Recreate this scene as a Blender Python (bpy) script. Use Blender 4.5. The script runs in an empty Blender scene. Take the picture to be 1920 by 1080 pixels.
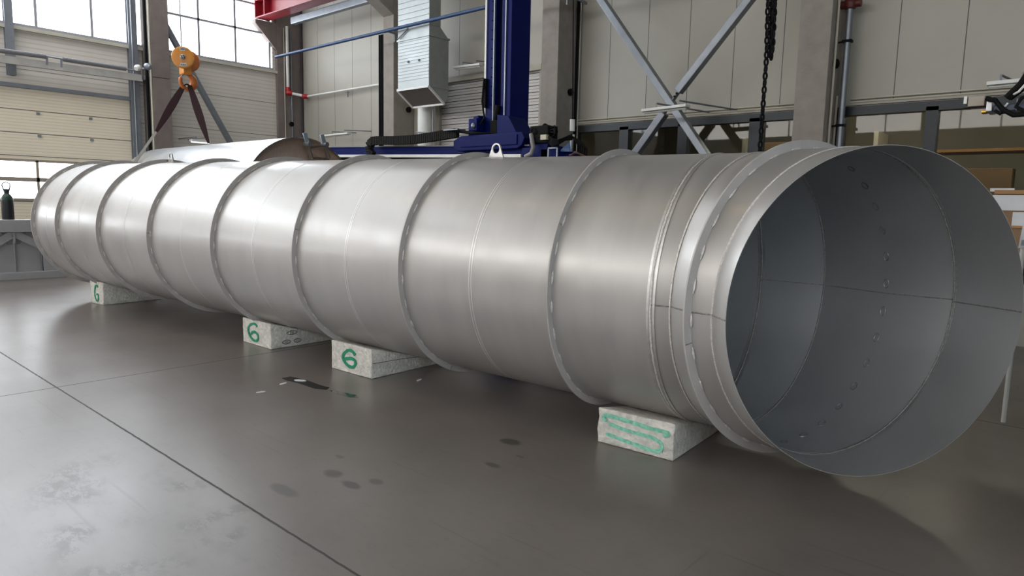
import bpy, bmesh, math, random
from mathutils import Vector, Matrix, noise
random.seed(4)
sc = bpy.context.scene
COL = sc.collection
PI = math.pi

# ------------------------------------------------------------------ camera
F = 1270.05; CAMZ = 1.93
RT = Vector((0.7509107919512733, 0.660043835534666, 0.021797194860771734))
UP = Vector((-0.09858182043041891, 0.07939515105824489, 0.9919566697538069))
FW = Vector((-0.6530042934098796, 0.7470197756158302, -0.12468699862912101))
cam_d = bpy.data.cameras.new('camera')
cam = bpy.data.objects.new('camera', cam_d); COL.objects.link(cam)
cam_d.sensor_width = 36; cam_d.lens = 36 * F / 1920; cam_d.clip_start = .05; cam_d.clip_end = 200
M4 = Matrix.Identity(4)
for i in range(3):
    M4[i][0] = RT[i]; M4[i][1] = UP[i]; M4[i][2] = -FW[i]
M4[2][3] = CAMZ
cam.matrix_world = M4
sc.camera = cam

def ray(x, y):
    return RT * ((x - 960) / F) + UP * ((540 - y) / F) + FW
CP = Vector((0, 0, CAMZ))
def atX(x, y, X): r = ray(x, y); return CP + r * (X / r.x)
def atY(x, y, Y): r = ray(x, y); return CP + r * (Y / r.y)
def atZ(x, y, Z=0): r = ray(x, y); return CP + r * ((Z - CAMZ) / r.z)

# ------------------------------------------------------------------ view, world
sc.view_settings.view_transform = 'Standard'; sc.view_settings.look = 'None'
sc.view_settings.exposure = 0.36; sc.view_settings.gamma = 1; sc.view_settings.use_curve_mapping = False
w = bpy.data.worlds.new('world'); sc.world = w; w.use_nodes = True
bg = w.node_tree.nodes['Background']; bg.inputs[0].default_value = (.8, .88, 1, 1); bg.inputs[1].default_value = .6
sc.cycles.use_denoising = True
sc.cycles.max_bounces = 8; sc.cycles.diffuse_bounces = 4; sc.cycles.glossy_bounces = 5; sc.cycles.transparent_max_bounces = 8
sc.cycles.sample_clamp_indirect = 6
sc.cycles.caustics_refractive = False

WINDOW_LIGHT = 6.0      # daylight leaving the opal window panes
FRONT_LIGHT = 6.0
ROOF_FILL = 1.7  # glow of the roof panel added to brighten the left end
SIDE_FILL = 5.5  # glow of the right wall panel added as fill
LAMP_LIGHT = 30.0

# ------------------------------------------------------------------ materials
MATS = {}
def lin(c):
    return tuple(((v / 12.92) if v <= .04045 else ((v + .055) / 1.055) ** 2.4) for v in c)
def mat(name, rgb, rough=.5, metal=0., var=.12, vscale=3., bump=0., bscale=40., rvar=0., emit=0., stretch=(1, 1, 1), var2=0., v2scale=.6, coat=0., spec=.5):
    """rgb in sRGB 0-1; var = relative value variation by fine noise."""
    if name in MATS: return MATS[name]
    m = bpy.data.materials.new(name); m.use_nodes = True; nt = m.node_tree; N = nt.nodes; L = nt.links
    b = N['Principled BSDF']; c = lin(rgb)
    b.inputs['Roughness'].default_value = rough; b.inputs['Metallic'].default_value = metal
    b.inputs['Specular IOR Level'].default_value = spec
    if coat: b.inputs['Coat Weight'].default_value = coat; b.inputs['Coat Roughness'].default_value = .15
    geo = N.new('ShaderNodeNewGeometry'); mp = N.new('ShaderNodeMapping'); mp.inputs['Scale'].default_value = stretch
    L.new(geo.outputs['Position'], mp.inputs['Vector'])
    no = N.new('ShaderNodeTexNoise'); no.inputs['Scale'].default_value = vscale; no.inputs['Detail'].default_value = 6
    L.new(mp.outputs[0], no.inputs['Vector'])
    mr = N.new('ShaderNodeMapRange'); mr.inputs[1].default_value = .3; mr.inputs[2].default_value = .7
    mr.inputs[3].default_value = 1 - var; mr.inputs[4].default_value = 1 + var
    L.new(no.outputs['Fac'], mr.inputs[0]); val = mr.outputs[0]
    if var2:
        n2 = N.new('ShaderNodeTexNoise'); n2.inputs['Scale'].default_value = v2scale; n2.inputs['Detail'].default_value = 4
        L.new(geo.outputs['Position'], n2.inputs['Vector'])
        m2 = N.new('ShaderNodeMapRange'); m2.inputs[1].default_value = .3; m2.inputs[2].default_value = .7
        m2.inputs[3].default_value = 1 - var2; m2.inputs[4].default_value = 1 + var2
        L.new(n2.outputs['Fac'], m2.inputs[0])
        mu = N.new('ShaderNodeMath'); mu.operation = 'MULTIPLY'; L.new(val, mu.inputs[0]); L.new(m2.outputs[0], mu.inputs[1]); val = mu.outputs[0]
    vm = N.new('ShaderNodeVectorMath'); vm.operation = 'SCALE'; vm.inputs[0].default_value = c
    L.new(val, vm.inputs['Scale']); L.new(vm.outputs[0], b.inputs['Base Color'])
    if rvar:
        m3 = N.new('ShaderNodeMapRange'); m3.inputs[1].default_value = .3; m3.inputs[2].default_value = .7
        m3.inputs[3].default_value = rough - rvar; m3.inputs[4].default_value = rough + rvar
        L.new(no.outputs['Fac'], m3.inputs[0]); L.new(m3.outputs[0], b.inputs['Roughness'])
    if bump:
        nb = N.new('ShaderNodeTexNoise'); nb.inputs['Scale'].default_value = bscale; nb.inputs['Detail'].default_value = 4
        L.new(mp.outputs[0], nb.inputs['Vector'])
        bp = N.new('ShaderNodeBump'); bp.inputs['Strength'].default_value = bump; bp.inputs['Distance'].default_value = .02
        L.new(nb.outputs['Fac'], bp.inputs['Height']); L.new(bp.outputs[0], b.inputs['Normal'])
    if emit:
        b.inputs['Emission Color'].default_value = (c[0], c[1], c[2], 1); b.inputs['Emission Strength'].default_value = emit
    m['bsdf'] = b.name
    MATS[name] = m; return m

def cladding(name, rgb, axis, pitch, off=0., rib=.0, dark=.45, width=.012, fine_axis=None, fine=0.):
    """insulated wall panels: thin joint lines every `pitch` along `axis`, shallow ribs along fine_axis"""
    m = mat(name, rgb, .45, 0, .03, 1.5, var2=.03)
    nt = m.node_tree; N = nt.nodes; L = nt.links; b = N['Principled BSDF']
    geo = N.new('ShaderNodeNewGeometry'); sx = N.new('ShaderNodeSeparateXYZ'); L.new(geo.outputs['Position'], sx.inputs[0])
    def op(o, a, b_=None):
        n = N.new('ShaderNodeMath'); n.operation = o
        for i, v in enumerate((a, b_)):
            if v is None: continue
            if isinstance(v, (int, float)): n.inputs[i].default_value = v
            else: L.new(v, n.inputs[i])
        return n.outputs[0]
    def line(ax, pitch, off, width):
        t = op('FRACT', op('DIVIDE', op('SUBTRACT', sx.outputs[ax], off), pitch))
        t = op('ABSOLUTE', op('SUBTRACT', t, .5))
        return op('GREATER_THAN', t, .5 - width / pitch / 2)
    g = line(axis, pitch, off, width)
    src = b.inputs['Base Color'].links[0].from_socket
    mx = N.new('ShaderNodeMix'); mx.data_type = 'RGBA'; L.new(g, mx.inputs[0]); L.new(src, mx.inputs[6])
    c = lin([v * dark for v in rgb]); mx.inputs[7].default_value = (*c, 1)
    L.new(mx.outputs[2], b.inputs['Base Color'])
    h = op('MULTIPLY', g, -1.)
    if fine:
        f = line(fine_axis, fine, 0, fine * .3)
        h = op('ADD', h, op('MULTIPLY', f, -.35))
        m2 = N.new('ShaderNodeMix'); m2.data_type = 'RGBA'; L.new(op('MULTIPLY', f, .16), m2.inputs[0]); L.new(mx.outputs[2], m2.inputs[6]); m2.inputs[7].default_value = (*c, 1); L.new(m2.outputs[2], b.inputs['Base Color'])
    bp = N.new('ShaderNodeBump'); bp.inputs['Strength'].default_value = .6; bp.inputs['Distance'].default_value = .012
    L.new(h, bp.inputs['Height']); L.new(bp.outputs[0], b.inputs['Normal'])
    return m

# stainless plate: rolled sheet, faint circumferential grain and soft waves
def stainless(name, rgb, rough, wave=.25, stretch=(3, .6, .6), metal=1.):
    m = mat(name, rgb, rough, metal, .05, 2.2, rvar=.05, stretch=stretch, var2=.04)
    nt = m.node_tree; N = nt.nodes; L = nt.links; b = N['Principled BSDF']
    geo = N.new('ShaderNodeNewGeometry')
    n1 = N.new('ShaderNodeTexNoise'); n1.inputs['Scale'].default_value = 1.3; n1.inputs['Detail'].default_value = 1.
    L.new(geo.outputs['Position'], n1.inputs['Vector'])
    b1 = N.new('ShaderNodeBump'); b1.inputs['Strength'].default_value = wave; b1.inputs['Distance'].default_value = .05
    L.new(n1.outputs['Fac'], b1.inputs['Height'])
    mp = N.new('ShaderNodeMapping'); mp.inputs['Scale'].default_value = (1, 60, 60); L.new(geo.outputs['Position'], mp.inputs[0])
    n2 = N.new('ShaderNodeTexNoise'); n2.inputs['Scale'].default_value = 3.; n2.inputs['Detail'].default_value = 2
    L.new(mp.outputs[0], n2.inputs['Vector'])
    b2 = N.new('ShaderNodeBump'); b2.inputs['Strength'].default_value = .03; b2.inputs['Distance'].default_value = .004
    L.new(n2.outputs['Fac'], b2.inputs['Height']); L.new(b1.outputs[0], b2.inputs['Normal']); L.new(b2.outputs[0], b.inputs['Normal'])
    return m

STEEL = stainless('rolled_stainless', (.71, .70, .688), .45, .10, metal=.60)
INNER = mat('dull_inner_steel', (.66, .665, .67), .5, .6, .06, 2, rvar=.04)
FLANGE = mat('flange_stainless', (.70, .68, .665), .55, .15, .06, 6, rvar=.06)
WELD = mat('weld_bead', (.84, .82, .80), .4, .4, .2, 60, bump=.5, bscale=90)
WELDD = mat('weld_bead_dark', (.60, .59, .58), .45, .6, .3, 60, bump=.8, bscale=90)
CONC = mat('cast_concrete', (.56, .53, .50), .85, 0, .10, 5, bump=.25, bscale=30, var2=.07)
WEDGE = mat('painted_concrete', (.80, .785, .75), .8, 0, .16, 26, bump=1., bscale=28, var2=.14, v2scale=5.)
GREEN = mat('green_spray_paint', (.07, .52, .38), .7, 0, .25, 30)
GREENF = mat('faded_green_spray_paint', (.50, .76, .66), .8, 0, .3, 30)
WOODE = mat('wedge_metal_edge', (.42, .39, .37), .5, .6, .2, 10)
GALV = mat('galvanised_sheet', (.62, .64, .64), .5, .8, .10, 5, rvar=.08)
ZINC = mat('zinc_steel', (.53, .55, .575), .45, .7, .08, 5)
ZINCD = mat('grey_primed_steel', (.50, .515, .54), .55, .3, .08, 5)
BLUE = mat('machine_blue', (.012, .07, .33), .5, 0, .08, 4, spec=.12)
BLUEP = mat('blue_pipe_paint', (.09, .23, .40), .5, 0, .08, 4)
BLACK = mat('black_rubber', (.06, .06, .065), .7, 0, .15, 9, spec=.12)
DARK = mat('dark_anodised_frame', (.13, .15, .17), .4, .3, .08, 5)
WHITE = mat('white_enamel', (.86, .86, .84), .4, 0, .04, 5)
RED = mat('crane_red', (.52, .07, .12), .4, 0, .08, 4)
REDP = mat('red_fitting', (.66, .10, .11), .4, 0, .08, 4)
ORANGE = mat('hook_block_orange', (.78, .51, .20), .38, 0, .1, 5, var2=.06, v2scale=4)
HOOKM = mat('hook_orange_worn', (.68, .38, .14), .45, .1, .15, 12)
SLING = mat('brown_sling_webbing', (.17, .11, .12), .9, 0, .12, 60, spec=.08)
SLINGG = mat('grey_sling_sleeve', (.55, .54, .52), .8, 0, .12, 60)
GREYF = mat('grey_frame_paint', (.60, .595, .60), .55, 0, .06, 3, var2=.05)
BROWN = mat('head_plate_reflection', (.80, .71, .64), .5, .35, .22, 14, stretch=(1, 14, .5), rvar=.1)  # warm brown base paints in the reflection on the vessel head
BEIGE = mat('beige_box', (.62, .58, .53), .5, 0, .06, 6)
WOOD = mat('light_wood', (.62, .46, .28), .55, 0, .15, 8, stretch=(1, 1, 8))
PAPER = mat('white_paper', (.82, .83, .84), .7, 0, .04, 10)
CARD = mat('brown_cardboard', (.52, .42, .31), .8, 0, .08, 8)
OFFICE = mat('office_wall', (.56, .54, .49), .8, 0, .06, 2, var2=.1)
SKIN = mat('insulation_grey', (.44, .44, .45), .6, 0, .1, 20)
CREAM = mat('cream_paint', (.74, .72, .66), .6, 0, .05, 3)
BRASS = mat('brass', (.72, .58, .28), .35, 1., .1, 20)
BOTG = mat('bottle_dark', (.045, .06, .06), .5, 0, .1, 8)
BOTS = mat('bottle_green_shoulder', (.08, .20, .15), .45, 0, .1, 8)

def emis(name, rgb, s):
    m = bpy.data.materials.new(name); m.use_nodes = True; nt = m.node_tree
    b = nt.nodes['Principled BSDF']; b.inputs['Base Color'].default_value = (*lin(rgb), 1); b.inputs['Roughness'].default_value = .3
    b.inputs['Emission Color'].default_value = (*lin(rgb), 1); b.inputs['Emission Strength'].default_value = s
    return m
PANE = emis('daylit_opal_pane', (.95, .975, 1.), WINDOW_LIGHT)
SIDE_FILL_PANE = emis('added_side_fill', (.90, .96, 1.), SIDE_FILL)
ROOF_FILL_PANE = emis('added_roof_fill', (.97, .985, 1.), ROOF_FILL)
PANEF = emis('daylit_front_pane', (1., .98, .96), FRONT_LIGHT)
LAMP = emis('warm_lamp', (1., .88, .62), LAMP_LIGHT)
TUBE = emis('lit_tube', (1., 1., 1.), .9)

def glass_mat():
    m = bpy.data.materials.new('window_glass'); m.use_nodes = True; nt = m.node_tree; N = nt.nodes; L = nt.links
    N.remove(N['Principled BSDF']); out = N['Material Output']
    tr = N.new('ShaderNodeBsdfTransparent'); tr.inputs[0].default_value = (.72, .73, .70, 1)
    gl = N.new('ShaderNodeBsdfGlossy'); gl.inputs['Roughness'].default_value = .02; gl.inputs[0].default_value = (.9, .9, .9, 1)
    fr = N.new('ShaderNodeFresnel'); fr.inputs[0].default_value = 1.32
    mx = N.new('ShaderNodeMixShader'); L.new(fr.outputs[0], mx.inputs[0]); L.new(tr.outputs[0], mx.inputs[1]); L.new(gl.outputs[0], mx.inputs[2])
    L.new(mx.outputs[0], out.inputs[0]); return m
GLASS = glass_mat()

# polished concrete floor: two saw-cut joints, blotches, stains, scuffs, dust marks
def floor_mat():
    m = mat('polished_concrete_floor', (.425, .395, .375), .33, 0, .10, 1.6, var2=.09, v2scale=.35, spec=.9)
    nt = m.node_tree; N = nt.nodes; L = nt.links; b = N['Principled BSDF']
    geo = N.new('ShaderNodeNewGeometry'); sx = N.new('ShaderNodeSeparateXYZ'); L.new(geo.outputs['Position'], sx.inputs[0])
    def op(o, a, b_=None, c_=None, clamp=False):
        n = N.new('ShaderNodeMath'); n.operation = o; n.use_clamp = clamp
        for i, v in enumerate((a, b_, c_)):
            if v is None: continue
            if isinstance(v, (int, float)): n.inputs[i].default_value = v
            else: L.new(v, n.inputs[i])
        return n.outputs[0]
    def nz(scale, detail=4, st=(1, 1, 1), rough=.5, dist=0.):
        mp = N.new('ShaderNodeMapping'); mp.inputs['Scale'].default_value = st; L.new(geo.outputs['Position'], mp.inputs[0])
        n = N.new('ShaderNodeTexNoise'); n.inputs['Scale'].default_value = scale; n.inputs['Detail'].default_value = detail
        n.inputs['Roughness'].default_value = rough; n.inputs['Distortion'].default_value = dist
        L.new(mp.outputs[0], n.inputs['Vector']); return n.outputs['Fac']
    def smooth(v, lo, hi):
        n = N.new('ShaderNodeMapRange'); n.interpolation_type = 'SMOOTHSTEP'; n.inputs[1].default_value = lo; n.inputs[2].default_value = hi
        n.inputs[3].default_value = 0; n.inputs[4].default_value = 1; L.new(v, n.inputs[0]); return n.outputs[0]
    wob = op('MULTIPLY', op('SUBTRACT', nz(9, 3), .5), .012)
    def joint(ax, at, wd):
        dd = op('ABSOLUTE', op('SUBTRACT', op('ADD', sx.outputs[ax], wob), at))
        return op('SUBTRACT', 1, smooth(dd, wd * .5, wd))
    # joints run along X at y = 1.975 and -3.5, along Y at x = -7.75 and 2.4
    j = joint(1, 1.975, .011)
    for ax, at, wd in ((0, -7.75, .011), (1, -3.6, .009), (0, -1.2 + 3.6, .007), (1, 7.55, .009), (0, -17.9, .007)):
        j = op('MAXIMUM', j, joint(ax, at, wd))
    # dark oily stains with their own places
    def blob(x, y, rx, ry, k):
        a = op('DIVIDE', op('SUBTRACT', sx.outputs[0], x), rx); c = op('DIVIDE', op('SUBTRACT', sx.outputs[1], y), ry)
        dd = op('ADD', op('MULTIPLY', a, a), op('MULTIPLY', c, c))
        dd = op('ADD', dd, op('MULTIPLY', op('SUBTRACT', nz(7, 4), .5), 1.6))
        return op('MULTIPLY', op('SUBTRACT', 1, smooth(dd, .3, 1.25)), k)
    st = None
    for (px, py, rx, ry, k) in ((532, 919, .16, .06, .5), (625, 888, .10, .06, .6), (655, 908, .10, .045, .65), (706, 903, .07, .045, .5),
                                (637, 856, .06, .03, .45), (958, 828, .12, .07, .55), (925, 872, .08, .035, .5), (975, 856, .05, .02, .4), (965, 830, .04, .05, .5)):
        q = atZ(px, py); s = blob(q.x, q.y, rx, ry, k)
        st = s if st is None else op('MAXIMUM', st, s)
    scuff = smooth(nz(7, 4, (.25, 2.6, 1), .6, 0.), .58, .85)
    speck = smooth(nz(42, 2, (.5, 1.6, 1)), .70, .78)
    worn = smooth(nz(.9, 9, (1, 1, 1), .72, .6), .56, .66)      # worn patch of dull surface, map-like edges
    q = atZ(300, 980)
    a = op('DIVIDE', op('SUBTRACT', sx.outputs[0], q.x), 1.6); c = op('DIVIDE', op('SUBTRACT', sx.outputs[1], q.y), .55)
    near = op('SUBTRACT', 1, smooth(op('ADD', op('MULTIPLY', a, a), op('MULTIPLY', c, c)), .5, 1.3))
    vein = op('SUBTRACT', 1, smooth(op('ABSOLUTE', op('SUBTRACT', nz(5.0, 8, (1, 1.6, 1), .7, .3), .5)), .0, .03))
    area = smooth(nz(1.7, 3), .46, .60)
    wp = op('MULTIPLY', op('MULTIPLY', near, area), op('MAXIMUM', op('MULTIPLY', vein, .7), op('MULTIPLY', smooth(nz(6, 6, (1, 2, 1), .7), .47, .56), .6)))
    scr = op('MAXIMUM', smooth(nz(5, 3, (.10, 4.0, 1), .5), .66, .72), smooth(nz(4, 3, (3.5, .12, 1), .5), .70, .76))
    dust = smooth(nz(14, 5, (.6, 1.5, 1), .7), .50, .75)
    src = b.inputs['Base Color'].links[0].from_socket
    dark = op('MAXIMUM', op('MAXIMUM', op('MULTIPLY', j, .85), st), op('MAXIMUM', op('MAXIMUM', op('MULTIPLY', speck, .30), op('MAXIMUM', op('MULTIPLY', scuff, .22), op('MAXIMUM', op('MULTIPLY', scr, .20), op('MULTIPLY', dust, .14)))), op('MULTIPLY', wp, .55)))
    vm = N.new('ShaderNodeVectorMath'); vm.operation = 'SCALE'; L.new(src, vm.inputs[0]); L.new(op('SUBTRACT', 1, dark), vm.inputs['Scale'])
    L.new(vm.outputs[0], b.inputs['Base Color'])
    r = op('MAXIMUM', op('ADD', .31, op('MULTIPLY', op('SUBTRACT', nz(1.1, 3, (1, 2, 1), .5), .5), .14)), .285)
    r = op('ADD', r, op('MULTIPLY', scuff, .03)); r = op('ADD', r, op('MULTIPLY', wp, .10)); r = op('ADD', r, op('MULTIPLY', j, .4))
    L.new(r, b.inputs['Roughness'])
    bp = N.new('ShaderNodeBump'); bp.inputs['Strength'].default_value = .12; bp.inputs['Distance'].default_value = .004
    hgt = op('ADD', op('MULTIPLY', nz(1.2, 1), .8), op('MULTIPLY', j, -1.5))
    L.new(hgt, bp.inputs['Height']); L.new(bp.outputs[0], b.inputs['Normal'])
    return m
FLOORM = floor_mat()

# ------------------------------------------------------------------ mesh builder
class MB:
    def __init__(s): s.bm = bmesh.new()
    def box(s, a, b, bev=0.):
        a = Vector(a); b = Vector(b); lo = [min(a[i], b[i]) for i in range(3)]; hi = [max(a[i], b[i]) for i in range(3)]
        return s.hexa([(lo[0], lo[1], lo[2]), (hi[0], lo[1], lo[2]), (hi[0], hi[1], lo[2]), (lo[0], hi[1], lo[2]),
                       (lo[0], lo[1], hi[2]), (hi[0], lo[1], hi[2]), (hi[0], hi[1], hi[2]), (lo[0], hi[1], hi[2])], bev)
    def hexa(s, P, bev=0.):
        v = [s.bm.verts.new(p) for p in P]
        fs = [s.bm.faces.new([v[i] for i in q]) for q in ((0, 3, 2, 1), (4, 5, 6, 7), (0, 1, 5, 4), (1, 2, 6, 5), (2, 3, 7, 6), (3, 0, 4, 7))]
        if bev:
            es = list({e for f in fs for e in f.edges})
            bmesh.ops.bevel(s.bm, geom=es, offset=bev, segments=2, profile=.6, affect='EDGES')
        return s
    def bar(s, p, q, w, h, up=(0, 0, 1), bev=0.):
        p = Vector(p); q = Vector(q); d = (q - p).normalized(); up = Vector(up)
        if abs(d.dot(up)) > .98: up = Vector((0, 1, 0))
        sx = d.cross(up).normalized() * w / 2; sy = sx.cross(d).normalized() * h / 2
        return s.hexa([p - sx - sy, p + sx - sy, q + sx - sy, q - sx - sy, p - sx + sy, p + sx + sy, q + sx + sy, q - sx + sy], bev)
    def prism(s, poly, ax, a, b, bev=0.):
        """poly: 2D points in the two other axes; extruded along axis ax from a to b"""
        def P(t, c): l = list(t); l.insert(ax, c); return l
        v0 = [s.bm.verts.new(P(t, a)) for t in poly]; v1 = [s.bm.verts.new(P(t, b)) for t in poly]
        n = len(poly); fs = [s.bm.faces.new(v0[::-1]), s.bm.faces.new(v1)]
        for i in range(n): fs.append(s.bm.faces.new((v0[i], v0[(i + 1) % n], v1[(i + 1) % n], v1[i])))
        if bev:
            bmesh.ops.bevel(s.bm, geom=list({e for f in fs for e in f.edges}), offset=bev, segments=2, profile=.6, affect='EDGES')
        return s
    def tube(s, pts, r, n=10, caps=True, closed=False):
        pts = [Vector(p) for p in pts]; rs = r if isinstance(r, (list, tuple)) else [r] * len(pts)
        rings = []; prev = None; N_ = len(pts)
        for i, p in enumerate(pts):
            if closed: d = (pts[(i + 1) % N_] - pts[i - 1])
            else: d = (pts[min(i + 1, N_ - 1)] - pts[max(i - 1, 0)])
            d.normalize()
            if prev is None:
                a = Vector((0, 0, 1)) if abs(d.z) < .9 else Vector((1, 0, 0)); x = d.cross(a).normalized()
            else: x = (prev - d * prev.dot(d)).normalized()
            prev = x; y = d.cross(x)
            rings.append([s.bm.verts.new(p + (x * math.cos(2 * PI * k / n) + y * math.sin(2 * PI * k / n)) * rs[i]) for k in range(n)])
        for i in range(N_ if closed else N_ - 1):
            A = rings[i]; B = rings[(i + 1) % N_]
            for k in range(n): s.bm.faces.new((A[k], A[(k + 1) % n], B[(k + 1) % n], B[k]))
        if caps and not closed:
            s.bm.faces.new(rings[0][::-1]); s.bm.faces.new(rings[-1])
        return s
    def cyl(s, p, q, r, n=20): return s.tube([p, q], r, n)
    def lathe(s, prof, o, axis, n=40):
        """prof: list of (radius, distance along axis)"""
        o = Vector(o); axis = Vector(axis).normalized()
        a = Vector((0, 0, 1)) if abs(axis.z) < .9 else Vector((1, 0, 0)); x = axis.cross(a).normalized(); y = axis.cross(x)
        rings = []
        for r, t in prof:
            if r < 1e-6: rings.append([s.bm.verts.new(o + axis * t)])
            else: rings.append([s.bm.verts.new(o + axis * t + (x * math.cos(2 * PI * k / n) + y * math.sin(2 * PI * k / n)) * r) for k in range(n)])
        for A, B in zip(rings, rings[1:]):
            for k in range(n):
                k2 = (k + 1) % n
                if len(A) == 1 and len(B) == 1: continue
                if len(A) == 1: s.bm.faces.new((A[0], B[k2], B[k]))
                elif len(B) == 1: s.bm.faces.new((A[k], A[k2], B[0]))
                else: s.bm.faces.new((A[k], A[k2], B[k2], B[k]))
        return s
    def quad(s, P): s.bm.faces.new([s.bm.verts.new(p) for p in P]); return s
    def ribbon(s, pts, widths, side, thick):
        """flat strap: side = direction of the width at every point"""
        pts = [Vector(p) for p in pts]; rings = []
        for i, p in enumerate(pts):
            d = (pts[min(i + 1, len(pts) - 1)] - pts[max(i - 1, 0)]).normalized()
            sd = Vector(side[i] if isinstance(side[0], (list, tuple, Vector)) else side); sd = (sd - d * sd.dot(d)).normalized(); nn = d.cross(sd)
            w_ = widths[i] / 2; t = thick / 2
            rings.append([s.bm.verts.new(p + sd * a * w_ + nn * b * t) for a, b in ((-1, -1), (1, -1), (1, 1), (-1, 1))])
        for A, B in zip(rings, rings[1:]):
            for k in range(4): s.bm.faces.new((A[k], A[(k + 1) % 4], B[(k + 1) % 4], B[k]))
        s.bm.faces.new(rings[0][::-1]); s.bm.faces.new(rings[-1]); return s
    def build(s, name, m, parent=None, smooth=False, angle=35):
        bm = s.bm; bmesh.ops.recalc_face_normals(bm, faces=bm.faces)
        xs = [v.co for v in bm.verts]
        c = Vector(((min(v.x for v in xs) + max(v.x for v in xs)) / 2, (min(v.y for v in xs) + max(v.y for v in xs)) / 2, min(v.z for v in xs)))
        for v in bm.verts: v.co -= c
        me = bpy.data.meshes.new(name); bm.to_mesh(me); bm.free()
        o = bpy.data.objects.new(name, me); COL.objects.link(o); me.materials.append(m)
        if smooth:
            for p in me.polygons: p.use_smooth = True
            me.set_sharp_from_angle(angle=math.radians(angle))
        WP[o.name] = c
        if parent is not None:
            o.parent = parent; o.location = c - WP[parent.name]
        else: o.location = c
        return o
WP = {}
def thing(name, label, cat, loc, group=None):
    o = bpy.data.objects.new(name, None); COL.objects.link(o); o.location = loc; o.empty_display_size = .2
    WP[o.name] = Vector(loc); o['label'] = label; o['category'] = cat
    if group: o['group'] = group
    return o
def tag(o, label, cat, group=None):
    o['label'] = label; o['category'] = cat
    if group: o['group'] = group
    return o
def S(o): o['kind'] = 'structure'; return o
def shift_dup(o, delta, parent=None):
    """copy of an object with its children, moved by delta"""
    c = o.copy(); COL.objects.link(c)
    WP[c.name] = WP[o.name] + (Vector(delta) if parent is None else Vector((0, 0, 0)))
    if parent is None: c.location = o.location + Vector(delta)
    else: c.parent = parent
    for ch in list(o.children): shift_dup(ch, (0, 0, 0), c)
    return c

# ================================================================== SETTING
XL, YB, YF_, XR, ZC = -20.0, 12.3, -14.0, 9.0, 11.0
SILL = 5.86; WTOP = 8.7
S(MB().box((XL - .3, YF_ - .3, -.3), (XR + .3, YB + 5.3, 0)).build('floor', FLOORM))
S(MB().box((XL - .3, YF_ - .3, ZC), (XR + .3, -6, ZC + .3)).box((XL - .3, 9.5, ZC), (XR + .3, YB + .3, ZC + .3)).box((XL - .3, -6, ZC), (-18.6, 9.5, ZC + .3)).box((-13.5, -6, ZC), (XR + .3, 9.5, ZC + .3)).build('ceiling', mat('ceiling_deck', (.44, .425, .41), .8, 0, .05)))
CL = cladding('left_wall_panels', (.82, .79, .75), 2, 1.0, .86, fine_axis=2, fine=.11)
DOOR = cladding('sectional_door_panels', (.91, .865, .775), 2, .55, .06, fine_axis=2, fine=.075, width=.02)
DY0, DY1, DZ = -1.2, 7.26, 4.42           # the sectional door in the left wall
# left wall cladding around door and window band (built from solid pieces, one mesh)
wl = MB()
wl.box((XL - .25, YF_, WTOP), (XL, YB + .3, ZC))
wl.box((XL - .25, YF_, DZ), (XL, YB + .3, SILL))
wl.box((XL - .25, DY1, 0), (XL, YB + .3, DZ))
wl.box((XL - .25, -2.6, 0), (XL, DY0, DZ)); wl.box((XL - .25, YF_, 0), (XL, -11.2, DZ))
S(wl.build('wall_left', CL))
# window bands
def band_window(name, fixed, a, b, z0, z1, axis, mull, trans, pane, parentkind=True, fw=.06, fr=ZINC):
    """window band in a wall; axis = the direction it runs along (0 or 1); fixed = wall face coordinate"""
    def P(t, z, dpt):
        return (t, fixed + dpt, z) if axis == 0 else (fixed + dpt, t, z)
    f = MB()
    f.box(P(a, z0 - .03, -.1), P(b, z0 + .05, .05)); f.box(P(a, z1 - .05, -.1), P(b, z1, .04))
    for t in mull: f.box(P(t - fw / 2, z0, -.08), P(t + fw / 2, z1, .03))
    for z in trans: f.box(P(a, z - .03, -.08), P(b, z + .03, .03))
    o = S(f.build(name, fr))
    MB().box(P(a, z0, -.14), P(b, z1, -.11)).build('window_pane', pane, o)
    return o
FR = mat('window_frame_grey', (.62, .62, .64), .5, .2, .05)
ms = [4.1 + 1.12 * k for k in (-4, -3, -2, -1, 1, 2)]
band_window('window_1', XL, DY0 - 4, 7.62, SILL, WTOP, 1, [3.1, 4.15, 5.15, 6.36, 7.4, 2, .9, -.2, -1.3, -2.4, -3.5], [], PANE, fr=FR)
band_window('window_2', XL, 8.25, 11.35, SILL, WTOP, 1, [9.08, 10.16, 11.25], [6.9, 7.7], PANE, fr=FR)
band_window('window_3', XL, YF_, DY0 - 4.4, SILL, WTOP, 1, [-6.6, -7.8, -9, -10.2, -11.4, -12.6], [7.3], PANE, fr=FR)
wl2 = MB().box((XL - .25, 7.62, SILL), (XL, 8.25, WTOP)).box((XL - .25, 11.35, SILL), (XL, YB + .3, WTOP)).box((XL - .25, DY0 - 4.4, SILL), (XL, DY0 - 4, WTOP))
S(wl2.build('wall_left_pier', CL))
sk = MB()  # unseen skylight, added to brighten the left end of the hall
for y in (-6, -3, 0, 3, 6, 9.4): sk.box((-18.6, y, ZC), (-13.5, y + .08, ZC + .1))
sk = S(sk.build('window_roof_added', FR)); MB().box((-18.6, -6, ZC + .1), (-13.5, 9.5, ZC + .14)).build('window_pane', ROOF_FILL_PANE, sk)
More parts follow.
